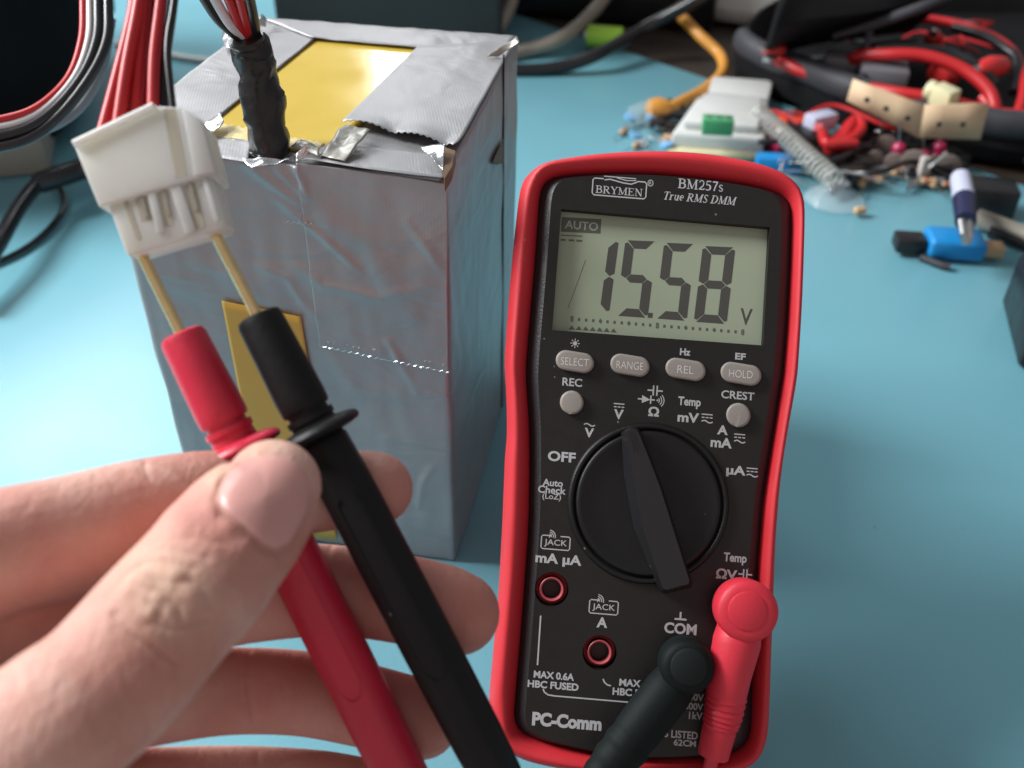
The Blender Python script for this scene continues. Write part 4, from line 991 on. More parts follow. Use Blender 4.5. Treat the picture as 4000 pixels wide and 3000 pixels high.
for t, h_ in zip(rr_, hts):
    for p in no:
        q = cN + (Vector((p.x, p.y)) - cN) * max(t, .02)
        d_ = ray(q.x, q.y).normalized(); hit = bvh.ray_cast(EYE, d_)
        vs.append(hit[0] + hit[1] * h_ if hit[0] else D(q.x, q.y, .175))
k = len(no)
for it in range(3):
    for a in range(1, len(rr_) - 1):
        for j in range(k): vs[a * k + j] = (vs[a * k + j] * 2 + vs[(a - 1) * k + j] + vs[(a + 1) * k + j] + vs[a * k + j - 1 if j else a * k + k - 1] + vs[a * k + (j + 1) % k]) / 6
mb.add(vs, [[a * k + j, a * k + (j + 1) % k, (a + 1) * k + (j + 1) % k, (a + 1) * k + j] for a in range(len(rr_) - 1) for j in range(k)] + [list(range(k))])
mb.build('thumbnail', 'nail', hand)

# ================================================================== BACKGROUND, LEFT
def cable(name, label, cat, pts, r_, m, n=8, seg=14):
    mb = MB(); mb.tube(pts, r_, seg, n); o = mb.build(name, m); return tag(o, label, cat)
def blob(c, rx, ry, rz, amp, fs, seed, flat_bottom=True, rot=0):
    bm = bmesh.new(); bmesh.ops.create_icosphere(bm, subdivisions=4, radius=1)
    mb = MB(); ca, sa = math.cos(rot), math.sin(rot)
    for v in bm.verts:
        p = v.co.copy(); p = Vector([math.copysign(abs(a) ** .7, a) for a in p])
        p *= 1 + amp * ns(v.co, fs, seed)
        q = Vector((p.x * rx, p.y * ry, p.z * rz)); q = Vector((q.x * ca - q.y * sa, q.x * sa + q.y * ca, q.z)) + Vector(c)
        if q.z < 0.0006: q.z = 0.0006
        mb.v.append(q)
    mb.f = [[v.index for v in f.verts] for f in bm.faces]; bm.free(); return mb
p = T(95, 310)
mb = blob((p.x - .135, p.y + .05, .10), .165, .165, .115, .14, 2.2, 3)
tag(mb.build('bag', 'black_cloth'), 'slumped black cloth bag behind the red and white wire loop', 'bag')
rib = thing('ribbon_wire', 'loop of red, white and black ribbon wire hanging over the black bag', 'wire', D(100, 230, .36))
for off, m, wr_ in ((0, 'wire_red', 8.5), (14, 'wire_white', 7.5), (33, 'wire_black', 12), (54, 'wire_black', 11)):
    mb = MB(); mb.tube([D(176 + off, -80, .375), D(180 + off, 20, .37), D(176 + off, 90, .365), D(150 + off * .85, 165, .36), D(95 + off * .55, 222 + off * .6, .355), D(30 + off * .3, 252 + off, .35), D(-80, 270 + off * 1.1, .345)], wr_ * .36 / FPX, 12, 8)
    mb.build('wire', m, rib)
cable('wire', 'grey wire curving below the ribbon wire at the left edge', 'wire', [D(240, 40, .40), D(222, 140, .40), D(195, 200, .40), D(160, 243, .40), D(100, 278, .395), D(0, 305, .39), D(-80, 315, .385)], 11 * .39 / FPX, 'grey_plastic')
cable('power_cable', 'thick glossy black cable curving down at the left edge', 'cable', [T(190, 372, .022), T(130, 372, .022), T(84, 396, .021), T(40, 450, .02), T(0, 520, .018), T(-70, 640, .012)], 20 * .46 / FPX, 'cable_black')
mb = MB(); a, b = T(78, 398, .0215), T(186, 362, .0225); mb.tube([a, a.lerp(b, .1), a.lerp(b, .9), b], [.0056, .0063, .0063, .0058], 20)
tag(mb.build('cable_sleeve', 'cable_black'), 'black sleeve joint on the glossy cable left of the white plug', 'cable joint')
cable('cord', 'thin black cord looping on the blue mat at left', 'cord', [T(170, 410, .003), T(150, 470, .0022), T(120, 520, .0022), T(60, 580, .0022), T(-40, 640, .0022)][:0] or [T(120, 392, .004), T(138, 425, .0025), T(132, 460, .0022), T(95, 505, .0022), T(40, 545, .0022), T(-60, 590, .0022)], .0017, 'cable_black')
p = T(20, 400)
mb = MB(); mb.abox((p.x - .02, p.y + .03, .012), .07, .05, .024, .3); tag(mb.build('adapter', 'cable_beige', bevel=.004), 'grey beige plastic block half hidden under the black cable at left', 'block')
cable('cable', 'thin pale grey cable lying across the mat behind the box', 'cable', [T(250, 95, .003), T(400, 125, .003), T(500, 135, .003), T(620, 140, .003)], .0026, 'white_plastic')

# ================================================================== BACKGROUND, TOP MIDDLE
def solid(name, label, cat, c, sx, sy, szz, rz, m, bevel=.002):
    mb = MB(); mb.abox((c[0], c[1], c[2]), sx, sy, szz, rz); return tag(mb.build(name, m, bevel=bevel), label, cat)
p = T(860, 55); solid('equipment_case', 'dark grey case standing at the back behind the silver box', 'case', (-0.105, .875, .1335), .185, .14, .266, -.04, 'dark_grey', .006)
p = T(1300, 58); solid('power_strip', 'black power strip lying at the back of the desk', 'power strip', (p.x, p.y + .055, .0005 + .03), .22, .08, .06, -.22, 'black_plastic', .005)
a, b = T(1268, 76, .012), T(1346, 82, .012)
root = thing('battery_cell', 'bright lime green battery cell at the back of the mat', 'battery', T(1305, 82))
mb = MB(); mb.lathe(a, b - a, [(0, .0075), (.001, .0088), ((b - a).length - .001, .0088), ((b - a).length, .0075)], 24); mb.build('sleeve', 'lime', root)
mb = MB(); mb.lathe(a - (b - a).normalized() * .002, b - a, [(0, .004), (.0022, .004)], 20); mb.build('terminal', 'steel', root)
cable('power_cable', 'black cable running diagonally up from behind the silver box', 'cable', [T(1040, 150, .004), T(1130, 152, .004), T(1210, 145, .006), T(1290, 118, .014), D(1390, 62, .80), D(1510, -2, .78), D(1640, -70, .76)], [.0052] * 7, 'cable_black')
cable('signal_cable', 'beige cable curving down just right of the box corner', 'cable', [D(1118, -50, .85), D(1103, 10, .84), D(1080, 55, .83), T(1040, 100, .006), T(980, 130, .004)], .0056, 'cable_beige')
cable('signal_cable', 'long beige cable curving beside the lime green battery cell', 'cable', [D(1330, -50, .86), D(1305, -5, .85), D(1272, 35, .84), T(1215, 82, .014), T(1140, 108, .006), T(1060, 125, .005)], .0060, 'cable_beige')
# orange patch cable with its clear plug
root = thing('network_cable', 'orange network cable with clear plug lying by the white plastic tray', 'cable', T(1395, 235))
pts = [D(1600, -10, .93), D(1540, 5, .90), D(1480, 10, .88), T(1468, 28, .03), T(1510, 75, .022), T(1556, 120, .012), T(1560, 158, .008), T(1520, 195, .006), T(1470, 222, .006), T(1432, 242, .006)]
mb = MB(); mb.tube(pts, .0046, 16, 8); mb.build('cable', 'cable_orange', root)
a, b = T(1440, 238, .007), T(1402, 238, .008)
mb = MB(); mb.tube([a, a.lerp(b, .5), b], [.0075, .0095, .0075], 18); mb.build('boot', 'cable_orange', root)
c_ = T(1388, 246, .0072); ax = (T(1375, 252, .0072) - c_).normalized(); mb = MB(); mb.box(c_, ax * .011, Vector((-ax.y, ax.x, 0)) * .006, Vector((0, 0, .0065))); mb.build('clear_plug', 'clear', root, bevel=.001)
p0, p1 = T(1500, 46, 0), T(1690, 74, 0)
dirv = (p1 - p0).normalized(); nv = Vector((-dirv.y, dirv.x, 0)); nv = nv if nv.y > 0 else -nv
mb = MB(); cc_ = p1 - dirv * .20 + nv * .062; mb.box((cc_.x, cc_.y, .008), dirv * .20, nv * .06, Vector((0, 0, .007)))
tag(mb.build('window_ledge', 'ledge', bevel=.006), 'pale grey painted ledge behind the orange cable', 'ledge')

p = T(2170, 30); solid('storage_box', 'pale beige box behind the pouch at the top right corner', 'box', (p.x + .02, p.y + .06, .026), .26, .10, .05, -.2, 'ledge', .004)
# ================================================================== BACKGROUND, RIGHT: pouch and its contents
pouch = thing('tool_pouch', 'open black zip pouch full of red and black test wires', 'pouch', T(1850, 200))
F0, F1, F2 = T(1590, 165), T(1850, 275), T(2260, 330)
mb = MB()
foot = [T(1592, 168), T(1700, 225), T(1840, 285), T(2000, 330), T(2250, 360), T(2420, 250), T(2360, 60), T(2050, 40), T(1750, 55), T(1640, 90)]
foot = [Vector((p.x, p.y, 0)) for p in foot]
fc = sum(foot, Vector()) / len(foot)
fo = catmull2([Vector((p.x, p.y, 0)) for p in foot], 6)
def lift(sc_, z, sd=0): return [fc + (p - fc) * sc_ + Vector((0, 0, z + .002 * ns(p, 30, sd))) for p in fo]
mb.rings([lift(1.0, .003), lift(1.03, .014, 1), lift(1.0, .030, 2), lift(.97, .032, 2), lift(.93, .022, 1), lift(.90, .010), lift(.3, .009)], cap=True)
mb.build('pouch_body', 'black_cloth', pouch)
mb = MB(); mb.tube([fc + (p - fc) * 1.005 + Vector((0, 0, .030 + .002 * ns(p, 30, 2))) for p in fo[:32]], .0075, 14, flat=1.3); mb.build('rim_binding', 'black_band', pouch)
lidq = [(1672, 70), (1760, 5), (2000, -10), (2260, 30)]
mb = MB()
L0 = [T(1650, 110, .034), T(1730, 85, .036), T(1810, 72, .036), T(1890, 62, .036), T(1960, 55, .036)]
L1 = [T(1668, 50, .07), T(1750, 34, .075), T(1840, 24, .075), T(1930, 8, .075), T(2030, -6, .07)]
L2 = [T(1700, -60, .10), T(1790, -80, .10), T(1880, -90, .10), T(1970, -95, .10), T(2080, -60, .09)]
mb.rings([catmull(L, [0] * 5, 6)[0] for L in (L0, L1, L2)], cap=False, closed=False)
o = mb.build('lid_flap', 'black_cloth', pouch); so = o.modifiers.new('t', 'SOLIDIFY'); so.thickness = .006
mb = MB(); mb.tube([T(1800, 78, .055), T(1900, 48, .065), T(2000, 12, .078), T(2080, -20, .085)], [.002, .004, .004, .002], 10, 6); mb.build('zip_edge', 'black_band', pouch)
mb = MB(); mb.lathe(T(1662, 130, .036), BZ, [(0, .006), (.003, .006), (.004, .003)], 16); mb.build('snap_button', 'steel', pouch)
mb = MB(); mb.tube([T(1880, 60, .06), T(1872, 100, .05), T(1878, 140, .04), T(1850, 185, .036)], .0028, 10, 6); mb.build('pull_cord', 'black_band', pouch)
def wireset(label, pts, r_=.0030, m='wire_red', cat='test wire', name='test_wire', group='test wires in the pouch'):
    mb = MB(); mb.tube(pts, r_, 12, 8); return tag(mb.build(name, m), label, cat, group)
wireset('red test wire arching over the grey plug in the pouch', [T(1820, 170, .02), T(1845, 125, .042), T(1920, 118, .05), T(2000, 122, .052), T(2080, 150, .048), T(2135, 195, .04), T(2150, 240, .03), T(2150, 275, .02)], .0044)
wireset('long red test wire along the back rim of the pouch', [T(1830, 80, .03), T(1900, 48, .042), T(2000, 42, .046), T(2100, 62, .046), T(2180, 105, .042), T(2212, 170, .036), T(2200, 240, .03), T(2170, 262, .02)], .0036)
wireset('red test wire lying inside the left rim of the pouch', [T(1655, 105, .034), T(1690, 135, .032), T(1750, 160, .030), T(1830, 185, .028)], .0044)
wireset('red wire passing just behind the tan paper strip', [T(1880, 190, .036), T(1950, 202, .038), T(2020, 212, .038), T(2100, 232, .034), T(2160, 248, .028)], .0040)
wireset('red wire leaving the pouch at the right edge', [T(2120, 210, .034), T(2150, 238, .03), T(2190, 246, .03), T(2260, 246, .03)], .0034)
wireset('black test wire looping across the middle of the pouch', [T(1860, 110, .044), T(1900, 105, .05), T(1960, 103, .052), T(2040, 112, .05), T(2110, 140, .046), T(2150, 180, .036)], .0034, 'wire_black')
wireset('black test wire with white shine near the back right of the pouch', [T(2060, 60, .046), T(2130, 80, .048), T(2170, 105, .046), T(2196, 132, .042), T(2190, 200, .03)], .0036, 'wire_black')
def clip(label, a, b, r_=.008, m='clip_red'):
    root = thing('crocodile_clip', label, 'clip', a, 'red clips in the pouch')
    ax = b - a; l_ = ax.length
    mb = MB(); mb.lathe(a, ax, [(0, r_ * .5), (l_ * .1, r_ * .8), (l_ * .55, r_), (l_ * .9, r_ * .75), (l_, r_ * .5)], 18); mb.build('boot', m, root)
    mb = MB(); mb.lathe(a + ax, ax, [(-.002, r_ * .4), (l_ * .3, r_ * .3), (l_ * .4, r_ * .15)], 12); mb.build('jaw', 'steel', root)
clip('red crocodile clip lying at the right of the pouch', T(2172, 140, .042), T(2112, 150, .044))
clip('red crocodile clip standing at the back of the pouch', T(2015, 100, .03), T(2017, 75, .052), .007)
clip('red crocodile clip poking over the left rim of the pouch', T(1690, 118, .034), T(1655, 104, .040), .008)
clip('dark red crocodile clip lying behind the cream plug', T(2020, 170, .030), T(2060, 150, .034), .012)
def grey(label, px, z, sx, sy, szz, rz, name='plug', cat='plug', m='grey_plastic', grp=None):
    p = T(*px, z); mb = MB(); mb.abox(p, sx, sy, szz, rz); return tag(mb.build(name, m, bevel=.0012), label, cat, grp)
grey('grey rectangular plug lying flat in the middle of the pouch', (1908, 160), .036, .032, .026, .014, -.25)
grey('small grey slotted plug at the left inside the pouch', (1815, 138), .034, .022, .020, .014, -.3, m='grey_plastic')
root = thing('terminal_plug', 'cream plastic plug resting over the tan paper strip', 'plug', T(2030, 205))
a, b = T(2005, 192, .046), T(2062, 218, .044); ax = (b - a); sd_ = Vector((-ax.y, ax.x, 0)).normalized()
mb = MB(); mb.box((a + b) / 2 + ax * .12, ax * .36, sd_ * .007, Vector((0, 0, .006))); mb.build('plug_body', 'cream', root, bevel=.0012)
mb = MB(); mb.tube([a, a + ax * .2], [.0062, .0062], 16); mb.build('plug_nose', 'cream', root)

# tan paper tape carrying parts, bent in the middle
root = thing('component_strip', 'bent tan paper strip with holes holding pink parts by their leads', 'component strip', T(1985, 375))
q = [(1842, 168), (1830, 216), (1984, 300), (1996, 224), (2137, 222), (2112, 302)]
yA = T(1870, 345).y; yB = T(1990, 372).y; yC = T(2110, 372).y
a0, a1 = Yp(1843, 170, yA), Yp(1829, 216, yA); b0, b1 = Yp(1996, 226, yB), Yp(1984, 296, yB); c0, c1 = Yp(2136, 222, yC), Yp(2116, 300, yC)
mb = MB()
for (p0, p1, p2, p3) in ((a0, b0, b1, a1), (b0, c0, c1, b1)):
    mb.rings([[p0.lerp(p1, t) for t in (0, .33, .66, 1)], [p3.lerp(p2, t) for t in (0, .33, .66, 1)]], cap=False, closed=False)
o = mb.build('paper_strip', 'tan', root); so = o.modifiers.new('t', 'SOLIDIFY'); so.thickness = .0012
for (u_, p0, p1, p2, p3) in [(.25, a0, b0, b1, a1), (.52, a0, b0, b1, a1), (.82, a0, b0, b1, a1), (.28, b0, c0, c1, b1), (.66, b0, c0, c1, b1)]:
    t_ = p0.lerp(p1, u_).lerp(p3.lerp(p2, u_), .58); n_ = (p1 - p0).cross(p3 - p0).normalized()
    if n_.y > 0: n_ = -n_
    mb = MB(); mb.lathe(t_ - n_ * .0005, n_, [(0, .0017), (.0018, .0017)], 16); mb.build('sprocket_hole', 'pit', o)
for (x, y0, y1, yb) in [(1902, 306, 352, yA), (1942, 308, 360, yB), (1994, 325, 378, yB), (2030, 305, 346, yC)]:
    t_, b_ = Yp(x, y0, yb), Yp(x - 1, y1, yb)
    mb = MB(); mb.lathe(t_, b_ - t_, [(0, .002), (.002, .0042), ((b_ - t_).length * .8, .0046), ((b_ - t_).length, .003)], 16); pb = mb.build('resin_body', 'pink', root)
    mb = MB(); mb.tube([Yp(x + 1, y0 - 40, yb + .001), t_], .0007, 8); mb.tube([b_, Yp(x - 1, y1 + 14, yb)], .0007, 8); mb.build('lead', 'steel', pb)

# white tray with green terminal block
tray = thing('plastic_tray', 'white plastic tray piece behind the top of the multimeter', 'tray', T(1545, 320))
mb = MB(); f_ = [T(1445, 330), T(1645, 345), T(1655, 262), T(1500, 250)]
ctr = sum((Vector(p) for p in f_), Vector()) / 4
mb.prism([Vector(p) + Vector((0, 0, .0008)) for p in f_], (0, 0, .014)); mb.build('tray_base', 'white_plastic', tray, bevel=.003, bseg=3)
mb = MB(); mb.prism([ctr + (Vector(p) - ctr) * .8 + Vector((0, 0, .0144)) for p in f_], (0, 0, .006)); mb.build('tray_lid', 'white_plastic', tray, bevel=.002)
mb = MB(); mb.prism([T(1440, 336, .0004), T(1646, 350, .0004), T(1650, 340, .0004), T(1446, 326, .0004)], (0, 0, .004)); mb.build('tray_foot', 'cream', tray, bevel=.001)
mb = MB(); g_ = [T(1525, 230, .001), T(1655, 245, .001), T(1665, 205, .001), T(1535, 196, .001)]
mb.prism(g_, (0, 0, .012)); tag(mb.build('plastic_cover', 'white_plastic', bevel=.002), 'flat white plastic cover behind the tray with the green block', 'cover')
root = thing('terminal_block', 'green screw terminal block on the white plastic tray', 'terminal block', T(1552, 268, .021))
p = T(1550, 270, .026)
mb = MB(); mb.abox(p, .020, .012, .0105, -.1); mb.build('block', 'green', root, bevel=.001)
for i in (-1, 0, 1):
    mb = MB(); mb.lathe((p.x + .0062 * i, p.y - .0006 * i, p.z + .005), BZ, [(0, .0022), (.0006, .0022), (.0007, .0014)], 14); mb.build('screw', 'steel', root)

# spring, wires and loose parts
a, b = T(1640, 246, .020), T(1806, 393, .012); ax = (b - a).normalized(); n1 = ax.cross(BZ).normalized(); n2 = n1.cross(ax); turns = 20; L_ = (b - a).length
mb = MB(); pts = [a + ax * (L_ * i / (turns * 12)) + (n1 * math.cos(i * math.pi / 6) + n2 * math.sin(i * math.pi / 6)) * .0060 for i in range(turns * 12 + 1)]
mb.tube(pts, .00095, 6); tag(mb.build('coil_spring', 'spring'), 'long grey coil spring lying diagonally behind the multimeter', 'spring')
root = thing('wire_coil', 'small coil of red and black wire with a white plug beside the spring', 'wire', T(1800, 310))
for k, (m, zz) in enumerate((('wire_red', .006), ('wire_red', .014), ('wire_black', .010), ('wire_red', .020))):
    mb = MB(); mb.tube([T(1768 + 3 * k, 275 + 4 * k, .02), T(1785, 300 + 3 * k, zz), T(1830, 292 + 4 * k, zz), T(1862, 268 + 3 * k, zz + .004), T(1848, 256, zz + .006), T(1820, 284 + 5 * k, zz), T(1788, 328 - 5 * k, zz), T(1850, 322 - 4 * k, zz)], .0032, 10, 6); mb.build('wire', m, root)
c_ = T(1772, 262, .018); mb = MB(); mb.abox(c_, .022, .012, .012, .5); mb.build('plug', 'lilac', root, bevel=.002)
grey('orange red plastic part behind the spring', (1704, 272), .008, .020, .010, .012, -.3, 'plastic_scrap', 'scrap', 'orange_red')
grey('dark red plastic part lying left of the spring', (1675, 312), .006, .010, .024, .010, .35, 'plastic_scrap', 'scrap', 'pink')
grey('blue resin part under the lower left end of the spring', (1682, 352), .006, .030, .012, .010, -.1, 'capacitor', 'capacitor', 'blue')
grey('black square part beside the coil of red wire', (1735, 300), .008, .018, .022, .015, .2, 'relay', 'relay', 'black_plastic')
grey('black block at the lower end of the spring', (1822, 375), .007, .022, .016, .013, -.6, 'relay', 'relay', 'black_plastic')
# clear dome
root_c = T(1800, 436)
mb = MB(); mb.lathe(root_c, BZ, [(.0006, .0175), (.002, .0182), (.005, .016), (.0085, .011), (.011, .008), (.0135, .007), (.0142, .0001)], 40)
tag(mb.build('suction_cup', 'clear'), 'clear plastic suction cup right of the multimeter corner', 'suction cup')
p = T(1862, 456, .004); mb = MB(); mb.lathe(p - Vector((.005, 0, 0)), (1, .2, 0), [(0, .001), (.001, .0024), (.004, .0027), (.007, .0024), (.008, .001)], 16)
tag(mb.build('bead', 'ceramic'), 'tiny tan bead on the mat right of the clear suction cup', 'bead')
# blue stick with black end and the small navy plug lying over it
root = thing('usb_stick', 'bright blue plastic stick with black end on the mat at right', 'usb stick', T(2060, 545))
a, b = T(2000, 522, .008), T(2122, 530, .008); ax = (b - a).normalized(); sd_ = Vector((-ax.y, ax.x, 0))
mb = MB(); mb.box((a + b) / 2, (b - a) / 2, sd_ * .0105, Vector((0, 0, .0060))); mb.build('body', 'blue', root, bevel=.003, bseg=3)
e = a - ax * .008; mb = MB(); mb.box(e + Vector((0, 0, -.001)) - ax * .001, ax * .0085, sd_ * .0068, Vector((0, 0, .0045))); mb.build('end_cap', 'black_plastic', root, bevel=.002)
mb = MB(); mb.box(b + ax * .005 - Vector((0, 0, .002)), ax * .007, sd_ * .0048, Vector((0, 0, .0035))); mb.build('metal_end', 'ceramic', root, bevel=.001)
cable('wire', 'short dark wire end under the blue stick', 'wire', [T(1990, 556, .002), T(2030, 572, .002), T(2052, 578, .002)], .0022, 'black_band')
root = thing('jack_plug', 'small silver and navy plug with two prongs leaning on the blue stick', 'plug', T(2080, 500, .02))
a, b, c_ = T(2075, 385, .030), T(2083, 432, .030), T(2086, 478, .030)
mb = MB(); mb.tube([a, b], [.0058, .0062], 18); mb.build('barrel', 'lilac', root)
mb = MB(); mb.tube([b, c_], [.0066, .0056], 18); mb.build('grip', 'navy', root)
for dx in (-8, 8):
    mb = MB(); mb.tube([T(2086 + dx, 476, .030), T(2088 + dx * .7, 505, .026), T(2088, 526, .021)], .0024, 10); mb.build('prong', 'steel', root)
grey('black plastic block behind the navy plug', (2135, 425), .010, .030, .022, .018, -.2, 'block', 'block', 'black_plastic')
cable('stick', 'grey tan stick at the right edge above the blue stick', 'stick', [T(2110, 470, .008), T(2170, 492, .008), T(2260, 528, .008)], .0055, 'cable_beige')
cable('cable', 'black cable along the right edge below the tan stick', 'cable', [T(2140, 500, .005), T(2180, 515, .005), T(2270, 545, .005)], .0042, 'cable_black')
cable('stick', 'grey brown stick lying below the pouch at the right edge', 'stick', [T(2150, 300, .010), T(2200, 320, .010), T(2280, 350, .010)], .0085, 'gravel_brown')
p = T(2262, 742); solid('case', 'black plastic case cut by the right edge of the picture', 'case', (p.x + .012, p.y, .0165), .06, .062, .032, -.25, 'black_plastic', .003)
cable('wire', 'bare steel lead crossing in front of the tan strip', 'wire', [T(1960, 410, .003), T(1995, 375, .008), T(2020, 352, .014), T(2045, 330, .02)], .0013, 'steel')
cable('wire', 'stiff grey lead lying under the pink parts', 'wire', [T(1860, 372, .004), T(1900, 365, .005), T(1960, 372, .005), T(2040, 392, .005)], .0022, 'grey_plastic')
blk = thing('relay', 'black square part among the dark clutter right of the spring', 'relay', (0, 0, 0), 'black square parts right of the spring')
mb = MB(); mb.abox((0, 0, .0062), .017, .012, .012); mb.build('case', 'black_plastic', blk, bevel=.001)
mb = MB(); mb.abox((0, .003, .0128), .010, .003, .0010); mb.build('case_ridge', 'black_plastic', blk)
rb = random.Random(9)
for i, (x, y) in enumerate([(1700, 318), (1728, 332), (1752, 350), (1782, 352), (1842, 342), (1868, 318), (1735, 272), (1830, 250), (1880, 330), (1850, 378), (1920, 335), (1965, 340), (2010, 350), (2055, 365)]):
    p = T(x, y); mw = Matrix.Translation((p.x, p.y, .0003)) @ Matrix.Rotation(rb.uniform(0, 3), 4, 'Z') @ Matrix.Scale(rb.uniform(.7, 1.1), 4)
    if i == 0: blk.matrix_world = mw
    else: copy_tree(blk, mw)
dsc = thing('disc_capacitor', 'grey brown disc part standing among the pink parts', 'capacitor', (0, 0, 0), 'grey brown discs among the pink parts')
mb = MB(); mb.lathe((0, -.002, .009), (0, 1, 0), [(0, .005), (.0008, .0078), (.003, .0078), (.004, .005)], 20); mb.build('resin_disc', 'taupe', dsc)
mb = MB(); mb.tube([(-.003, 0, .002), (-.003, 0, .0005)], .0004, 6); mb.build('lead', 'steel', dsc)
mb = MB(); mb.tube([(.003, 0, .002), (.003, 0, .0005)], .0004, 6); mb.build('lead', 'steel', dsc)
for i, (x, y) in enumerate([(1882, 368), (1925, 376), (1905, 350), (1965, 384), (2008, 376), (2040, 386)]):
    p = T(x, y); mw = Matrix.Translation((p.x, p.y, .0)) @ Matrix.Rotation(rb.uniform(-.6, .6), 4, 'Z') @ Matrix.Scale(rb.uniform(.8, 1.2), 4)
    if i == 0: dsc.matrix_world = mw
    else: copy_tree(dsc, mw)
p = T(1982, 402, 0); mb = MB(); mb.abox((p.x, p.y, .0105), .0048, .005, .020, .2); tag(mb.build('power_resistor', 'ceramic_white', bevel=.0008), 'upright pale rectangular part among the pink parts', 'resistor')
ld = tag(MB().tube([(-.022, 0, .002), (-.008, .003, .006), (.008, -.002, .004), (.022, .002, .002)], .00075, 8, 6).build('component_lead', 'steel'), 'thin bent steel lead tangled among the loose parts', 'lead', 'loose steel leads')
for i in range(18):
    p = T(rb.uniform(1700, 2075), rb.uniform(300, 405), rb.uniform(.001, .010)); mw = Matrix.Translation(p) @ Matrix.Rotation(rb.uniform(0, 6.3), 4, 'Z') @ Matrix.Rotation(rb.uniform(-.3, .3), 4, 'X') @ Matrix.Scale(rb.uniform(.6, 1.2), 4)
    if i == 0: ld.matrix_world = mw
    else: copy_tree(ld, mw)
wl = tag(MB().tube([(-.03, 0, .002), (-.012, .010, .010), (.010, -.006, .012), (.030, .004, .004)], .0011, 10, 8).build('jumper_wire', 'wire_red'), 'short thin red wire lost in the heap of parts and pouch', 'wire', 'short red jumper wires')
for i in range(9):
    if i < 4: p = T(rb.uniform(1690, 2060), rb.uniform(270, 395), .002)
    else: p = T(rb.uniform(1740, 2130), rb.uniform(75, 165), .014)
    mw = Matrix.Translation(p) @ Matrix.Rotation(rb.uniform(0, 6.3), 4, 'Z') @ Matrix.Scale(rb.uniform(.7, 1.5), 4)
    if i == 0: wl.matrix_world = mw
    else: copy_tree(wl, mw)
wk = tag(MB().tube([(-.03, .004, .002), (-.010, -.010, .010), (.012, .008, .008), (.030, 0, .003)], .0014, 10, 8).build('jumper_wire', 'wire_black'), 'short thin black wire lost in the heap of parts and pouch', 'wire', 'short black jumper wires')
for i in range(18):
    if i < 9: p = T(rb.uniform(1690, 2080), rb.uniform(265, 400), .002)
    else: p = T(rb.uniform(1740, 2130), rb.uniform(75, 165), .014)
    mw = Matrix.Translation(p) @ Matrix.Rotation(rb.uniform(0, 6.3), 4, 'Z') @ Matrix.Scale(rb.uniform(.7, 1.5), 4)
    if i == 0: wk.matrix_world = mw
    else: copy_tree(wk, mw)
# loose components: prototypes then copies
res = thing('resistor', 'tiny loose resistor in the heap of parts below the tan strip', 'resistor', (0, 0, 0), 'loose resistors in the heap')
mb = MB(); mb.lathe((-.0045, 0, .0022), (1, 0, 0), [(0, .001), (.0008, .0021), (.002, .0019), (.007, .0019), (.0082, .0021), (.009, .001)], 14); mb.build('resistor_body', 'ceramic', res)
mb = MB(); mb.tube([(-.016, .001, .0012), (-.010, 0, .0020), (.010, 0, .0020), (.016, -.001, .0012)], .0004, 6); mb.build('lead', 'steel', res)
mb = MB(); mb.lathe((-.0016, 0, .0022), (1, 0, 0), [(0, .0019), (.0001, .00205), (.0009, .00205), (.001, .0019)], 14); mb.build('colour_band', 'wire_red', res)
cap_ = thing('capacitor', 'tiny black can capacitor in the heap of parts below the tan strip', 'capacitor', (0, 0, 0), 'loose capacitors in the heap')
mb = MB(); mb.lathe((0, 0, .0033), (1, 0, 0), [(0, .0026), (.0006, .0032), (.0095, .0032), (.0100, .0028)], 18); mb.build('can', 'black_plastic', cap_)
mb = MB(); mb.tube([(-.008, .001, .003), (0, .001, .0033)], .0004, 6); mb.build('lead', 'steel', cap_); mb = MB(); mb.tube([(-.008, -.001, .003), (0, -.001, .0033)], .0004, 6); mb.build('lead', 'steel', cap_)
disc = thing('ceramic_disc', 'tiny pale blue disc capacitor left of the white tray', 'capacitor', (0, 0, 0), 'loose disc capacitors by the tray')
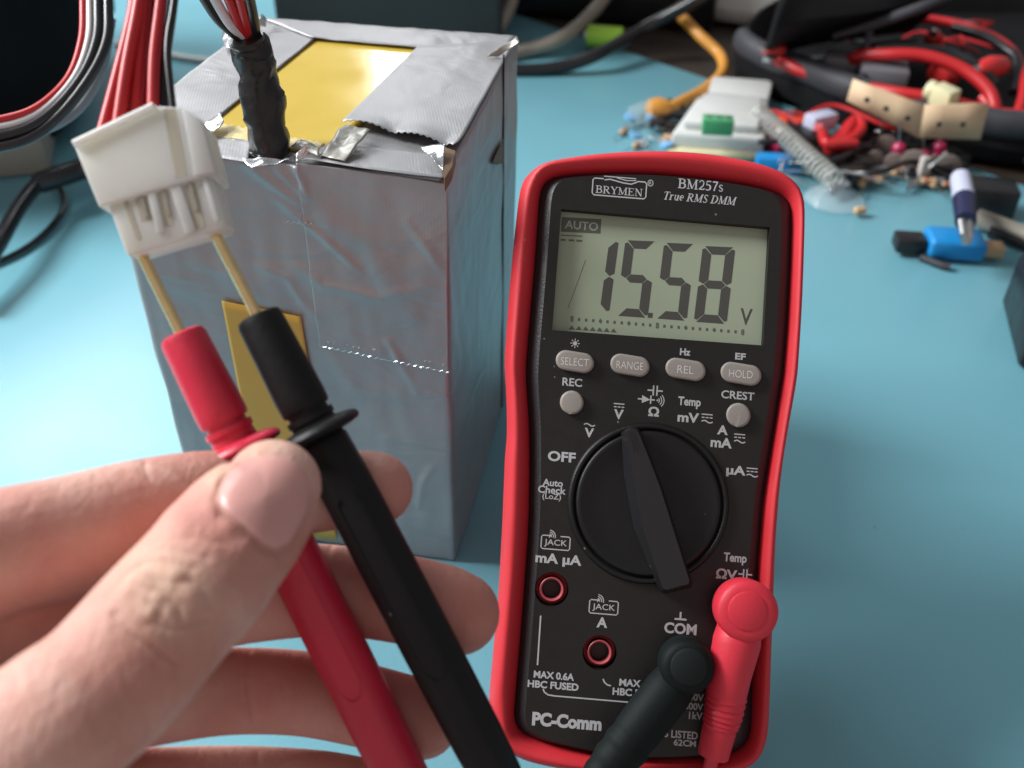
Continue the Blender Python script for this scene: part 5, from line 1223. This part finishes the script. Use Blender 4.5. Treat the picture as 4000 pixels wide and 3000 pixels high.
mb = MB(); mb.lathe((0, 0, .0012), (0, .25, 1), [(0, .003), (.0006, .0045), (.0022, .0045), (.0028, .003)], 20); mb.build('resin_disc', 'sky_blue', disc)
mb = MB(); mb.tube([(.003, 0, .002), (.009, .001, .001), (.014, .002, .0008)], .0004, 6); mb.tube([(.003, .002, .002), (.009, .004, .001), (.014, .005, .0008)], .0004, 6); mb.build('lead', 'steel', disc)
chip = thing('chip', 'tiny black chip among loose parts left of the white tray', 'chip', (0, 0, 0), 'loose chips by the tray')
mb = MB(); mb.abox((0, 0, .0035), .010, .007, .0036); mb.build('package', 'black_plastic', chip, bevel=.0004)
for sx in (-1, 1):
    mb = MB()
    for i in range(4): mb.abox((-.0036 + .0024 * i, sx * .0041, .0018), .0006, .0008, .0034)
    mb.build('pin_row', 'steel', chip, smooth=False)
def scatter(proto, n, region, rnd_):
    for i in range(n):
        x, y = region(rnd_); p = T(x, y, .0)
        mw = Matrix.Translation((p.x, p.y, rnd_.uniform(.0004, .004))) @ Matrix.Rotation(rnd_.uniform(0, 6.28), 4, 'Z') @ Matrix.Scale(rnd_.uniform(.8, 1.25), 4)
        if i == 0: proto.matrix_world = mw
        else: copy_tree(proto, mw)
rg = random.Random(3)
heap = lambda r: (r.uniform(1850, 2070), r.uniform(372, 412))
left = lambda r: (lambda t: (1345 + 105 * t + r.uniform(-20, 20), 262 + r.uniform(0, 75)))(r.random())
scatter(res, 22, heap, rg); scatter(cap_, 34, lambda r: (r.uniform(1700, 2070), r.uniform(280, 402)) , rg)
scatter(disc, 7, left, rg); scatter(chip, 9, lambda r: (r.uniform(1400, 1470), r.uniform(228, 320)), rg)
res2 = copy_tree(res, res.matrix_world, 'tiny loose tan resistor left of the white tray', 'loose resistors by the tray')
for i in range(6):
    x, y = left(rg); p = T(x, y); mw = Matrix.Translation((p.x, p.y, .0005)) @ Matrix.Rotation(rg.uniform(0, 6), 4, 'Z')
    if i == 0: res2.matrix_world = mw
    else: copy_tree(res2, mw)
